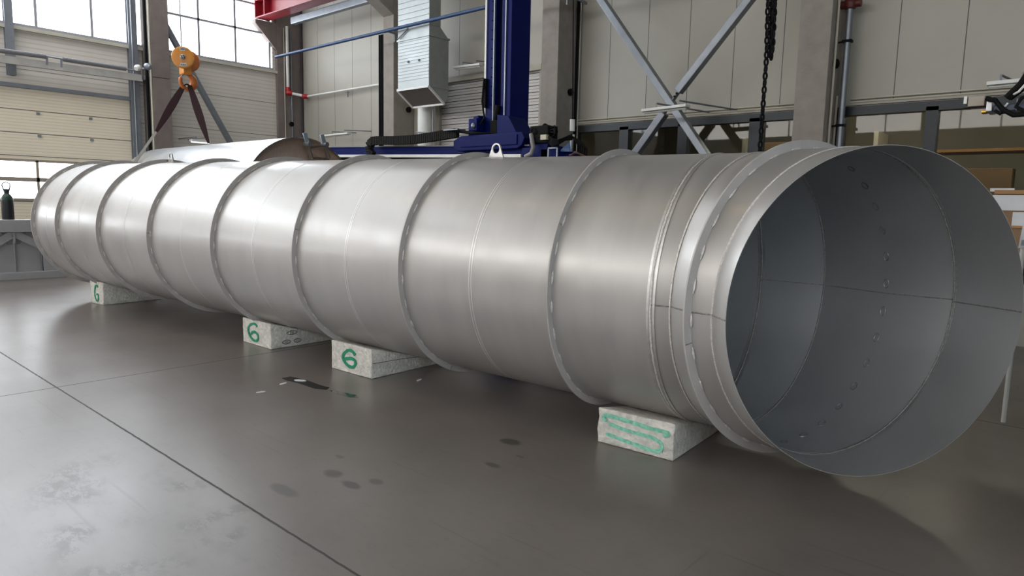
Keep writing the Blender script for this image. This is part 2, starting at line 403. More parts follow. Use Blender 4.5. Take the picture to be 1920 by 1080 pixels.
# sectional doors with two rows of panes
def sectional_door(name, y0, y1):
    d = MB(); d.box((XL - .16, y0, 0), (XL - .04, y1, 1.74)); d.box((XL - .16, y0, 2.71), (XL - .04, y1, DZ))
    o = S(d.build(name, DOOR))
    fr = MB(); 
    ys = [y0 + .02]; y = y0 + (5.42 - .92 * 8 - y0) % .92
    while y < y1: ys.append(y); y += .86
    fr.box((XL - .13, y0, 2.19), (XL - .02, y1, 2.29)); fr.box((XL - .13, y0, 1.72), (XL - .02, y1, 1.78)); fr.box((XL - .13, y0, 2.67), (XL - .02, y1, 2.73))
    for y in ys + [y1 - .03]: fr.box((XL - .13, y - .03, 1.74), (XL - .02, y + .03, 2.71))
    fr.build('window_frame', mat('door_frame_beige', (.60, .55, .50), .5, 0, .05), o)
    MB().box((XL - .15, y0, 1.76), (XL - .135, y1, 2.70)).build('window_pane', PANE, o)
    h = MB()
    for z in (1.15, 3.31, 3.85):
        for k in range(int((y1 - y0) / 1.15)): h.box((XL - .05, y0 + .5 + k * 1.15, z - .03), (XL - .01, y0 + .57 + k * 1.15, z + .03))
    h.build('hinge', ZINCD, o)
    jm = MB().box((XL - .02, y1, 0), (XL + .06, y1 + .10, DZ + .1)).box((XL - .02, y0 - .1, 0), (XL + .06, y0, DZ + .1)).box((XL - .02, y0, DZ), (XL + .06, y1, DZ + .09))
    jm.build('door_jamb', ZINCD, o)
    return o
sectional_door('door_1', DY0, DY1)
sectional_door('door_2', -11.1, -2.7)

# back wall
BW = cladding('back_wall_panels', (.65, .635, .59), 0, .90, -8.18, width=.014)
BZ = 3.64
wb = MB()
wb.box((XL - .3, YB, 4.98), (XR, YB + .25, ZC))
wb.box((XL - .3, YB, 0), (-13.45, YB + .25, 4.98))
wb.box((-9.96, YB, 0), (-9.0, YB + .25, 4.98))
wb.box((-9.0, YB, BZ - .02), (XR, YB + .25, 4.98)); wb.box((-9.0, YB, 0), (XR, YB + .25, .95))
S(wb.build('wall_back', BW))
S(MB().box((XL - .3, YF_ - .25, 0), (XR + .3, YF_, SILL)).box((XL - .3, YF_ - .25, WTOP), (XR + .3, YF_, ZC)).box((7.6, YF_ - .25, SILL), (XR + .3, YF_, WTOP)).build('wall_front', mat('front_wall_grey', (.62, .61, .59), .7, 0, .05)))
band_window('window_4', YF_ - .02, XL, 7.6, SILL, WTOP, 0, [-18.6 + 1.6 * k for k in range(17)], [7.3], PANEF, fr=FR).scale = (1, 1, 1)
S(MB().box((XR, YF_, 0), (XR + .25, YB + .3, 3.0)).box((XR, YF_, 6.5), (XR + .25, YB + .3, ZC)).box((XR, YF_, 3.0), (XR + .25, -11, 6.5)).box((XR, 1, 3.0), (XR + .25, YB + .3, 6.5)).build('wall_right', mat('grey_right_wall', (.60, .62, .64), .7, 0, .05)))

wr = MB()  # unseen window, added as fill light from the right
for y in range(-11, 2, 2): wr.box((XR + .02, y - .04, 3.0), (XR + .12, y + .04, 6.5))
wr.box((XR + .02, -11, 3.0), (XR + .12, 1, 3.06)).box((XR + .02, -11, 6.44), (XR + .12, 1, 6.5)).box((XR + .02, -11, 4.7), (XR + .12, 1, 4.76))
wr = S(wr.build('window_side_added', FR)); MB().box((XR + .13, -11, 3.0), (XR + .16, 1, 6.5)).build('window_pane', SIDE_FILL_PANE, wr)
# roller shutter door in the back wall
SH = cladding('shutter_slats', (.78, .76, .74), 2, .142, .06, dark=.35, width=.022)
d3 = MB(); nz_ = 0
z = 0
while z < 4.94:
    d3.box((-13.4, YB + .05, z), (-10.0, YB + .09, min(z + .13, 4.94))); d3.box((-13.4, YB + .07, z + .13), (-10.0, YB + .09, min(z + .142, 4.95))); z += .142
SH = cladding('shutter_slats_lined', (.76, .74, .72), 2, .142, .065, dark=.3, width=.02)
d3o = S(d3.build('door_3', SH))
MB().box((-13.45, YB - .03, 0), (-13.36, YB + .1, 4.98)).box((-10.04, YB - .03, 0), (-9.96, YB + .1, 4.98)).box((-13.45, YB - .08, 4.93), (-9.96, YB + .1, 5.06)).build('door_jamb', mat('jamb_cream', (.62, .60, .55), .6), d3o)

# interior windows of the back wall, dark frames
def office_window(name, xs, x0, x1):
    f = MB()
    f.box((x0, YB - .06, BZ - .16), (x1, YB + .12, BZ - .02)); f.box((x0, YB - .06, .92), (x1, YB + .12, 1.02))
    for a, b in xs: f.box((a, YB - .06, .95), (b, YB + .12, BZ - .1))
    o = S(f.build(name, DARK))
    MB().box((x0, YB + .03, 1.0), (x1, YB + .045, BZ - .12)).build('window_pane', GLASS, o)
    return o
office_window('window_5', [(-9.0, -8.92), (-7.83, -7.62), (-6.50, -6.30), (-5.08, -4.84), (-4.12, -4.0)], -9.0, -4.0)
office_window('window_6', [(-3.62, -3.47), (-2.30, -2.13), (-.2, -.05), (2, 2.2), (5, 5.2)], -3.62, XR)
S(MB().box((-4.0, YB + .02, .95), (-3.62, YB + .24, BZ)).build('wall_back_pier', BW))
# rooms behind the interior windows
S(MB().box((-9.6, YB + 5.0, 0), (XR, YB + 5.2, 4.2)).box((-9.8, YB + .25, 0), (-9.6, YB + 5.2, 4.2)).box((XR, YB + .25, 0), (XR + .2, YB + 5.2, 4.2)).build('wall_office', OFFICE))
S(MB().box((-9.8, YB + .25, 4.2), (XR + .2, YB + 5.2, 4.35)).build('ceiling_office', OFFICE))
# trim: flashing and sill strips
S(MB().box((-9.0, YB - .05, BZ), (XR, YB, BZ + .035)).build('trim_1', mat('trim_cream', (.64, .62, .57), .6)))
S(MB().box((XL, DY0 - 4, SILL - .10), (XL + .10, 7.6, SILL - .02)).box((XL, 8.2, SILL - .10), (XL + .10, 11.5, SILL - .02)).build('trim_2', CREAM))

ol = thing('office_fill', 'added unseen light strip brightening the room behind the interior windows', 'lamp', (-3, YB + 2, 4.1))  # unseen strip added to lift the dark office
MB().box((-6, YB + 1.9, 4.05), (0, YB + 2.1, 4.18)).build('fill_strip', emis('office_fill_glow', (1, .97, .9), 9.), ol)
# office furniture seen dimly through the glass
def crate(name, label, c, sx, sy, sz, m):
    o = MB(); x, y, z = c; o.box((x - sx / 2, y - sy / 2, z), (x + sx / 2, y + sy / 2, z + sz), .01)
    return tag(o.build(name, m), label, 'box')
shelf = thing('storage_shelf', 'long pale storage shelf inside the dark room behind the interior windows', 'shelf', (-3.2, YB + 3.2, 0))
for z in (1.3, 2.2, 3.05): MB().box((-6.4, YB + 2.8, z), (1.8, YB + 3.6, z + .05)).build('shelf_board', WOOD, shelf)
for x in (-6.4, -3.7, -1.0, 1.7): MB().box((x, YB + 2.8, 0), (x + .08, YB + 3.6, 3.5)).build('shelf_upright', CREAM, shelf)
q = atY(1465, 240, YB + 3.1)
crate('cardboard_box', 'pale cardboard box on the shelf behind the window left of the rightmost column', (q.x, YB + 3.15, 3.1), .9, .5, .28, CARD)
crate('cardboard_box', 'wide brown box on the middle shelf behind the window right of the rightmost column', (-2.0, YB + 3.15, 2.25), 1.2, .5, .5, CARD)

# ================================================================== CONCRETE COLUMNS
YC = 11.6
YK = 11.45; XK = atY(519, 95, YK).x
YG = 10.98
GZ = atY(487, 31, YG - .2).z - .02
def column(x0, x1, label, corbel_z=None, proj=.75, depth_back=YB, joint=None, top=None, YC=11.6):
    t = thing('concrete_column', label, 'column', ((x0 + x1) / 2, YC, 0))
    MB().box((x0, YC, 0), (x1, depth_back, ZC), .012).build('shaft', CONC, t)
    if corbel_z:
        z0 = corbel_z
        zt = top or z0 + proj * 1.25 + .5
        MB().prism([(YC, z0), (YC - proj, min(z0 + proj * 1.2, zt - .12)), (YC - proj, zt), (YC, zt)], 0, x0, x1, .012).build('corbel', CONC, t)
    return t
cz = atY(519, 95, YK).z
BACKLITC = mat('brown_backlit_concrete', (.47, .43, .41), .85, 0, .1, 5, bump=.25, bscale=30, var2=.08)
cc = column(XK - .35, XK, 'concrete column in the far corner under the end of the red crane girder', cz, .68, top=GZ, YC=YK)
for o_ in cc.children: o_.data.materials[0] = BACKLITC  # brown tone paints in the corner column's backlit shade
c1 = column(atY(719, 150, YC).x, atY(738, 150, YC).x, 'concrete column with corbel just left of the silver air duct', atY(717, 33, YC).z, .85, top=GZ)
c2 = column(atY(1014, 150, YC).x, atY(1045, 150, YC).x, 'concrete column right behind the blue machine mast and its cables')
c3 = column(atY(1492, 150, YC).x, atY(1551, 150, YC).x, 'wide pale concrete column behind the open mouth end of the pipe')
# column against the left wall
x_, y0_, y1_ = -19.35, atX(286, 150, -19.35).y, atX(320, 150, -19.35).y
tcol = thing('concrete_column', 'brownish concrete column against the left wall behind the crane hook', 'column', (-19.7, (y0_ + y1_) / 2, 0))
MB().box((-20, y0_, 0), (x_, y1_, 5.02), .012).box((-20, y0_, 5.03), (x_, y1_, ZC), .012).build('shaft', mat('brown_backlit_concrete', (.47, .43, .41), .85, 0, .1, 5, bump=.25, bscale=30, var2=.08), tcol)
# black round sockets on the columns
for k, (x, y, lab, D) in enumerate(((546, 233, 'black round junction box on the far corner column', YC - .03), (765, 206, 'black round junction box on the column side left of the round white pipe', YB - .3),
                                 (1068, 173, 'black round junction box on the side of the column behind the mast', YB - .3), (1564, 120, 'black round junction box on the side of the rightmost column', YB - .3))):
    if k == 0: p = atX(x, y, XK); o = MB().lathe([(0, 0), (.075, 0), (.075, .05), (.05, .07), (0, .07)], p, (1, 0, 0), 20)
    else:
        cx = {1: atY(738, 150, YC).x, 2: atY(1045, 150, YC).x, 3: atY(1551, 150, YC).x}[k]; p = atX(x, y, cx); o = MB().lathe([(0, 0), (.075, 0), (.075, .05), (.05, .07), (0, .07)], p, (1, 0, 0), 20)
    tag(o.build('junction_box', BLACK, smooth=True), lab, 'socket')

# steel posts on the left wall
def post(pxa, pxb, y, label, z0, z1, dx=.16):
    ya, yb = atX(pxa, y, XL + .15).y, atX(pxb, y, XL + .15).y
    o = MB(); o.box((XL + .14, ya, z0), (XL + .17, yb, z1)).box((XL + .01, ya, z0), (XL + .03, yb, z1)).box((XL + .03, (ya + yb) / 2 - .01, z0), (XL + .14, (ya + yb) / 2 + .01, z1))
    return tag(o.build('steel_post', ZINCD), label, 'post')
post(11, 27, 80, 'grey steel I-section post at the far left above the cream sectional door', DZ + .26, ZC)
post(243, 259, 120, 'tall grey steel post beside the right jamb of the sectional door', 0, ZC)
def vpipe(name, label, x, y, D, r, z0, z1, m, onx=True, n=12, cat='pipe', group=None):
    p = atX(x, y, D) if onx else atY(x, y, D)
    o = MB().cyl((p.x, p.y, z0), (p.x, p.y, z1), r, n).build(name, m, smooth=True); return tag(o, label, cat, group)
vpipe('thin_pipe', 'thin silver pipe running up the wall beside the sectional door', 249, 100, XL + .3, .022, .3, ZC, ZINC)
vpipe('cable_conduit', 'black cable conduit running up just left of the hook-side column', 274, 100, XL + .5, .04, .2, ZC, BLACK)
vpipe('cable_conduit', 'grey cable conduit hugging the left edge of the hook-side column', 281, 100, XL + .62, .025, .2, ZC, CREAM)
# horizontal radiant pipe and beam on the left wall
X1 = -19.25
rad = thing('radiant_heater_pipe', 'dark insulated pipe running level along the left wall above the door', 'pipe', atX(120, 110, X1))
MB().tube([atX(-60, 86, X1), atX(0, 94.5, X1), atX(86, 106, X1)], .055, 10).build('sleeve', SKIN, rad, True)
MB().tube([atX(118, 111, X1), atX(236, 129, X1)], .055, 10).build('sleeve', SKIN, rad, True)
MB().tube([atX(84, 105, X1), atX(120, 111, X1)], .022, 8).build('pipe_run', ZINC, rad, True); MB().tube([atX(234, 129, X1), atX(262, 134, X1)], .02, 8).build('pipe_run', ZINC, rad, True)
for px, py in ((88, 110), (115, 114)): MB().bar(atX(px, py - 5, X1), atX(px, py + 12, X1), .03, .04).build('hanger', ZINCD, rad)
bmr = MB().bar(atX(-60, 102, XL + .3), atX(266, 147, XL + .3), .10, .17).bar(atX(266, 142, XL + .18), atX(266, 150, XL + .18), .2, .1)
tag(bmr.build('wall_beam', mat('pale_grey_beam', (.66, .645, .62), .6)), 'pale grey horizontal beam on the left wall below the insulated pipe', 'beam')
sp = thing('floodlight', 'small white floodlight cluster at the end of the left wall pipe', 'floodlight', atX(268, 130, X1))
MB().lathe([(0, 0), (.07, 0), (.085, .07), (.05, .14), (0, .14)], atX(260, 126, X1), (.5, -.6, -.4), 16).build('lamp_head', WHITE, sp, True)
MB().lathe([(0, 0), (.08, 0), (.09, .08), (.05, .15), (0, .15)], atX(274, 124, X1 + .05), (.7, .3, -.2), 16).build('lamp_head', ZINC, sp, True)
MB().bar(atX(268, 128, X1), atX(268, 148, X1 - .3), .05, .05).build('bracket', ZINCD, sp)
# diagonal brace on the left wall
tag(MB().bar(atX(300, 29, XL + .4), atX(500, 391, XL + .4), .12, .15, (1, 0, 0)).build('steel_brace', ZINC), 'grey diagonal steel brace on the left wall behind the crane hook', 'brace')

# back wall things --------------------------------------------------
# red crane runway girder
a_ = atY(487, 31, YG - .2); a_.y = YG; a_.z = GZ + .02; a_.x = -19.92
g = thing('crane_girder', 'red steel crane runway girder at the top left on the column corbels', 'girder', a_)
def ibeam(mb, p, q, h, wd, tf=.03, tw=.02, up=(0, 0, 1)):
    u = Vector(up)
    mb.bar(p, q, wd, tf).bar(Vector(p) + u * h, Vector(q) + u * h, wd, tf).bar(Vector(p) + u * h / 2, Vector(q) + u * h / 2, tw, h); return mb
zz = a_.z
A_, B_ = Vector((a_.x, a_.y, zz)), Vector((-14.45, a_.y, zz))
ibeam(MB(), A_, B_, .5, .42).build('beam', RED, g)
for k in range(2):
    x = a_.x + .5 + k * 2.7
    MB().box((x, A_.y - .2, zz + .02), (x + .03, A_.y + .2, zz + .48)).build('stiffener', RED, g)
MB().box((a_.x - .02, A_.y - .22, zz), (a_.x + .03, A_.y + .22, zz + .9)).build('end_stop', RED, g)
# grey box tube under it
p, q = atY(549, 40, YC - .25), atY(722, -6, YC - .25)
tag(MB().bar(p, (-14.8, q.y, p.z), .16, .2, bev=.02).build('steel_tube', ZINC), 'light grey square steel tube running under the red girder', 'beam')
# compressed-air pipe (blue)
bp_ = thing('blue_air_pipe', 'long blue compressed-air pipe crossing the back wall and duct', 'pipe', atY(517, 107, YC - .45))
p = atY(517, 107, 10.75); q = Vector((4.0, 10.75, p.z))
MB().tube([p, q], .04, 12).build('pipe_run', BLUEP, bp_, True)
for px in (725, 1047, 1500):
    x = atY(px, 60, 10.75).x; MB().bar((x, 10.75, p.z), (x, YC + .05, p.z - .05), .03, .05).bar((x, 11.0, p.z - .03), (x, 11.0, p.z - .22), .03, .03).build('bracket', ZINCD, bp_)
x = atY(760, 60, 10.75).x
# cladding of the shed's back wall: white water pipe with red couplings
wp = thing('water_pipe', 'white vertical water pipe with red couplings by the far corner column', 'pipe', atX(538, 30, XK + .1))
xp = XK + .09
p1 = atX(540, 174, xp); p3 = atY(575, 181, YB - .12); p4_ = atY(720, 160, YB - .12)
MB().tube([(xp, p1.y, GZ - .05), (xp, p1.y, p1.z)], .045, 12).build('pipe_run', WHITE, wp, True)
MB().tube([(xp, p1.y, p1.z), (p3.x, YB - .12, p3.z)], .045, 12).build('pipe_run', WHITE, wp, True)
MB().tube([(p3.x, YB - .12, p3.z), (p4_.x, YB - .12, p3.z + .02)], .032, 12).build('pipe_run', WHITE, wp, True)
dv = Vector((p3.x - xp, YB - .12 - p1.y, 0)).normalized()
for c in (Vector((xp, p1.y, p1.z)) + dv * .04, Vector((p3.x, YB - .12, p3.z)) - dv * .05):
    MB().lathe([(0, -.09), (.06, -.09), (.075, -.06), (.075, .06), (.06, .09), (0, .09)], c, dv, 14).build('coupling', REDP, wp, True)
MB().lathe([(0, -.08), (.07, -.08), (.07, .08), (0, .08)], (xp, p1.y, p1.z + .09), (0, 0, 1), 14).build('coupling', REDP, wp, True)
p2 = p3
px_ = atY(652, 172, YB - .12).x
MB().bar((px_, YB - .12, p2.z - .03), (px_, YB - .12, p2.z - .2), .02, .03).bar((px_ - .15, YB - .1, p2.z - .06), (px_ + .05, YB - .1, p2.z - .06), .02, .02).build('bracket', ZINCD, wp)
vpipe('thin_conduit', 'thin grey conduit beside the white water pipe on the corner column', 546, 120, XK + .03, .02, .2, GZ - .1, ZINC)
vpipe('thin_conduit', 'thin pale conduit left of the white water pipe on the corner column', 533, 120, XK + .03, .015, .2, GZ - .1, CREAM)
vpipe('dark_downpipe', 'dark vertical pipe in the recess right of the far corner column', 566, 150, YB - .05, .035, 0, ZC, mat('dark_plum', (.20, .16, .18), .6), False)
for k, px in enumerate((712.3, 716)):
    pass
YQ = YB - .3
for k, (px, lab) in enumerate(((711.6, 'leftmost'), (715.3, 'middle'), (719., 'rightmost'))):
    p = atY(px + .6, 150, YQ); mb = MB().tube([(p.x, p.y, .0), (p.x, p.y, 6.4)], .034, 8)
    tag(mb.build('black_cable', BLACK, smooth=True), lab + ' of the three thick black cables left of the duct-side column', 'cable')
# second downpipe left of windows: dark gap beside C2, with conduits
vpipe('cable_conduit', 'dark conduit running down the recess right of the mast-side column', 1082, 100, YB - .1, .03, 2.4, ZC, BLACK, False)
vpipe('cable_conduit', 'pale thin conduit beside the dark one right of the mast-side column', 1087, 100, YB - .06, .012, 2.4, ZC, CREAM, False)
# corner boards beside the columns
cs = thing('control_tube', 'white upright control tube hanging by its cable beside the mast-side column', 'tube', atY(1073, 225, 10.6))
p = atY(1073.5, 224, 10.6); q = atY(1073, 246, 10.6); r_ = atY(1072.5, 258, 10.6)
MB().tube([p, q], .05, 12).build('tube_body', WHITE, cs, True); MB().tube([atY(1073, 252, 10.6), r_], .05, 12).build('tube_body', WHITE, cs, True)
MB().tube([atY(1075, 0, 10.6), p], .01, 6).build('cable', BLACK, cs)
MB().tube([r_, atY(1070, 300, 10.6), (r_.x, 10.6, 0)], .035, 8).build('stand', ZINC, cs, True)

# air duct ---------------------------------------------------------
YD = 10.9
du = thing('air_duct', 'galvanised rectangular air duct coming down the back wall with a slanted outlet', 'duct', atY(775, 160, YD))
xa, xb = atY(746, 110, YD).x, atY(804.5, 110, YD).x
zt1 = atY(804.5, 46, YD).z; zt2 = atY(804.5, 65, YD).z; zb = atY(803, 160, YD).z
yu, yl = YD + .36, YD + .62
def slatted(mb, x0, x1, y, z0, z1, n, ex=.012):
    for k in range(n):
        z = z0 + (k + .5) * (z1 - z0) / n; mb.bar((x0 + .02, y, z), (x1 - .02, y, z), .018, .012)
    return mb
MB().box((xa, YD, zt1), (xb, yu, ZC), .01).build('upper_duct', GALV, du)
slatted(MB(), xa, xb, YD - .004, zt1 + .05, zt1 + 1.6, 12).build('stiffening_rib', GALV, du)
MB().prism([(YD, zt2), (YD, zt1), (yu, zt1), (yl, zt2)], 0, xa, xb, .005).build('transition', GALV, du)
MB().box((xa, YD, zb), (xb, yl, zt2), .01).build('lower_duct', GALV, du)
slatted(MB(), xa, xb, YD - .002, zb + .15, zt2 - .02, 13).build('stiffening_rib', GALV, du)
for z in (zt2, zb): MB().box((xa - .02, YD - .02, z - .02), (xb + .02, yl + .02, z + .02)).build('flange', GALV, du)
zo = atY(745, 169, YD).z
zo2 = None
# outlet: face slopes back and down
yo = YD + .5
zo2 = atY(824, 195, yo).z
MB().prism([(YD, zb), (YD, zo), (yo, zo2), (yl - .02, zo2 + .12), (yl, zo2 + .3), (yl, zb)], 0, xa, xb).build('outlet_elbow', GALV, du)
gm = mat('grille_mesh', (.42, .39, .37), .6, .3, .1, 60)
nrm = Vector((0, -(zo - zo2), -(yo - YD))).normalized()
dn_ = Vector((0, yo - YD, zo2 - zo)); A0 = Vector((xa, YD, zo)) + nrm * .006
MB().hexa([A0, A0 + Vector((xb - xa, 0, 0)), A0 + Vector((xb - xa, 0, 0)) + dn_, A0 + dn_, A0 + nrm * .01, A0 + Vector((xb - xa, 0, 0)) + nrm * .01, A0 + Vector((xb - xa, 0, 0)) + dn_ + nrm * .01, A0 + dn_ + nrm * .01]).build('grille', gm, du)
fm = MB(); X_ = Vector((xb - xa, 0, 0))
for p, q in ((A0, A0 + X_), (A0 + dn_, A0 + dn_ + X_), (A0, A0 + dn_), (A0 + X_, A0 + X_ + dn_)): fm.bar(p + nrm * .015, q + nrm * .015, .045, .045)
fm.build('outlet_frame', WHITE, du)
for px, py in ((766, 116), (786, 113)):
    hm = MB(); p = atY(px, py, YD - .012); hm.lathe([(.02, 0), (.03, 0), (.03, .012), (.02, .012), (.02, 0)], p, (0, -1, 0), 14); hm.build('sensor_port', BLACK, du)
MB().bar(atY(746, 73, YD - .04), atY(765, 53, YD - .04), .025, .03).build('duct_brace', ZINCD, du)
# round white pipe under the duct
rp = thing('round_duct', 'white round duct standing under the rectangular air duct', 'duct', atY(797, 230, 11.9))
p = atY(797, 230, 11.9); MB().cyl((p.x, 11.9, 0), (p.x, 11.9, 5.0), .19, 28).build('duct_tube', WHITE, rp, True)
MB().tube([atY(780, 248, 11.65), atY(800, 249, 11.65), atY(812, 252, 11.65), atY(812, 200, 11.65)], .018, 8).build('handrail', ZINC, rp, True)
bx = atY(826, 230, YB - .1)
tag(MB().box((atY(813, 230, YB - .02).x, YB - .09, 0), (atY(824, 230, YB - .02).x, YB, 4.9)).build('cover_strip', CREAM), 'cream vertical cover strip between the round white duct and the roller shutter', 'panel')

# cable trays / conduits over the interior windows
zt_ = atY(1084, 232, YB - .04).z
tag(MB().tube([(-8.95, YB - .05, zt_ + .02), (-4.2, YB - .05, zt_ + .02)], .014, 8).tube([(-8.95, YB - .05, zt_ + .07), (-4.2, YB - .05, zt_ + .07)], .014, 8).build('cable_conduit', CREAM), 'pair of thin conduits above the interior window left of the rightmost column', 'conduit')
tag(MB().tube([(-3.4, YB - .05, zt_ + .02), (6, YB - .05, zt_ + .02)], .014, 8).tube([(-3.4, YB - .05, zt_ + .07), (6, YB - .05, zt_ + .07)], .014, 8).build('cable_conduit', CREAM), 'pair of thin conduits above the interior window right of the rightmost column', 'conduit')
# conduits on side of C3 and silver drain with red fitting
x3 = atY(1551, 150, YC).x
for k, (px, lab) in enumerate(((1563, 'thin conduit running down the side of the rightmost column'), (1573, 'second thin conduit in the recess beside the rightmost column'))):
    p = atX(px, 140, x3 + .03); tag(MB().tube([(x3 + .03, min(p.y, YB - .05), 0.2), (x3 + .03, min(p.y, YB - .05), ZC if k == 0 else atY(1573, 182, YB - .1).z)], .018, 8).build('cable_conduit', CREAM, smooth=True), lab, 'conduit')
tp = thing('riser_pipe', 'galvanised vertical riser pipe with a red valve at its top right of the rightmost column', 'pipe', atY(1580, 150, YB - .3))
p = atY(1584, 140, YB - .3); zt3 = atY(1594, 14, YB - .3).z
MB().cyl((p.x, YB - .3, 0), (p.x, YB - .3, zt3), .05, 14).build('pipe_run', ZINC, tp, True)
MB().lathe([(0, -.02), (.08, 0), (.1, .06), (.1, .1), (.07, .16), (0, .16)], (p.x, YB - .3, zt3 - .02), (0, 0, 1), 16).lathe([(0, -.16), (.06, -.16), (.06, .16), (0, .16)], (p.x, YB - .3, zt3 + .05), (1, 0, 0), 14).build('valve', mat('dark_red_valve', (.32, .10, .09), .5), tp, True)
for py in (78, 235):
    z = atY(1585, py, YB - .3).z; MB().box((p.x - .07, YB - .36, z - .02), (p.x + .07, YB - .24, z + .02)).box((p.x - .16, YB - .3, z - .012), (p.x, YB - .28, z + .012)).build('pipe_clamp', BLACK, tp)

# fluorescent wall lamps -------------------------------------------
def wall_lamp(label, A, B, back, lit, brace=True, upr=True):
    """A, B = ends of the tube housing, back = wall points the arms reach"""
    t = thing('fluorescent_lamp', label, 'lamp', (A + B) / 2, 'fluorescent wall lamps')
    MB().bar(A, B, .16, .05, bev=.01).build('housing', WHITE, t)
    dv = Vector((0, 0, -.035)); e = (B - A) * .04
    MB().tube([A + e + dv, B - e + dv], .022, 10).build('tube', lit, t, True)
    for f, w_ in zip((.3, .8), back):
        s = A.lerp(B, f); MB().tube([s + Vector((0, 0, .03)), s + Vector((0, 0, .1)), w_], .015, 6).build('arm', ZINCD, t)
    return t
def lampat(x0, y0, x1, y1, Y0, Y1, label, lit=TUBE):
    A, B = atY(x0, y0, Y0), atY(x1, y1, Y1)
    wb_ = [Vector((A.lerp(B, f).x + .15, YB, A.lerp(B, f).z + .12)) for f in (.35, .95)]
    return wall_lamp(label, A, B, wb_, lit)
TUBEOFF = mat('unlit_tube', (.78, .78, .76), .3)
lampat(853, 127, 903, 121, 11.7, 11.7, 'fluorescent lamp on arms above the roller shutter left of the blue mast', TUBEOFF)
lampat(609, 255, 655, 250, 11.6, 11.6, 'fluorescent lamp on arms low on the white back wall above the blue boom', TUBEOFF)
lampat(1206, 208, 1290, 198, 10.6, 10.6, 'grey fluorescent lamp hanging in front of the steel cross brace', TUBEOFF)
lampat(1851, 158, 1935, 150, 10.9, 10.9, 'fluorescent lamp at the right edge above the interior windows', TUBEOFF)
A, B = atX(357, 263, -18.9), atX(393, 266, -18.9)
wall_lamp('lit fluorescent lamp just above the white vessel near the sling', A, B, [Vector((XL, A.lerp(B, f).y, A.z + .1)) for f in (.3, .8)], TUBE)

# steel cross brace on the back wall -----------------------------------
YX = 11.35
xb_ = thing('cross_brace', 'grey steel X brace in front of the right part of the back wall', 'brace', atY(1262, 205, YX))
def ext(x0, y0, x1, y1, z):
    a, b = atY(x0, y0, YX), atY(x1, y1, YX); return a + (b - a) * ((z - a.z) / (b.z - a.z))
MB().bar(ext(1098, -45, 1330, 300, 8.1), ext(1098, -45, 1330, 300, .25), .13, .16, (0, 1, 0), .012).build('brace_bar', ZINC, xb_)
MB().bar(ext(1440, -45, 1272, 172, 8.1), atY(1272, 172, YX), .13, .16, (0, 1, 0), .012).build('brace_bar', ZINC, xb_)
MB().bar(atY(1246, 212, YX), ext(1246, 212, 1180, 305, .25), .13, .16, (0, 1, 0), .012).build('brace_bar', ZINC, xb_)
MB().bar(atY(1276, 168, YX), atY(1240, 220, YX), .02, .1, (0, 1, 0)).build('gusset_plate', ZINCD, xb_)
for px, py in ((1265, 181), (1269, 175)): MB().lathe([(0, 0), (.018, 0), (.018, .02), (0, .02)], atY(px, py, YX - .05), (0, -1, 0), 8).build('bolt', BLACK, xb_)

# hanging chains -------------------------------------------------------
def link(mb, c, d, side, L=.05, W=.03, r=.007):
    d = d.normalized(); pts = []
    for k in range(12):
        a = 2 * PI * k / 12; pts.append(c + d * (math.cos(a) * (L - 0)) * .62 + side * math.sin(a) * W * .62)
    mb.tube(pts, r, 6, closed=True)
def chain(mb, A, B, pitch=.075):
    n = max(2, int((B - A).length / pitch)); d = (B - A).normalized(); s1 = d.cross(Vector((0, 1, 0))).normalized(); s2 = d.cross(s1)
    a = math.radians(35); t1 = s1 * math.cos(a) + s2 * math.sin(a); t2 = -s1 * math.sin(a) + s2 * math.cos(a)
    for k in range(n): link(mb, A + d * (k + .5) * (B - A).length / n, d, t1 if k % 2 else t2, pitch * .85, .034, .0125)
YCH = 8.0
mc = MB(); _p = atY(1441, -40, YCH); chain(mc, Vector((_p.x, _p.y, ZC)), _p); chain(mc, atY(1441, -40, YCH), atY(1437, 110, YCH)); chain(mc, atY(1437, 110, YCH), atY(1424, 290, YCH))
tag(mc.build('hoist_chain', BLACK, smooth=True), 'long single black hoist chain hanging down behind the pipe', 'chain')
mc = MB()
for _x, _y in ((1448, .02), (1456, 0), (1452, .05)):
    _p = atY(_x, -40, YCH + _y); chain(mc, Vector((_p.x, _p.y, ZC)), _p)
chain(mc, atY(1448, -40, YCH + .02), atY(1444, 108, YCH + .02)); chain(mc, atY(1456, -40, YCH), atY(1448, 100, YCH)); chain(mc, atY(1452, -40, YCH + .05), atY(1446, 112, YCH + .05))
tag(mc.build('slack_chain', BLACK, smooth=True), 'bunch of black slack chain loops beside the single hoist chain', 'chain')

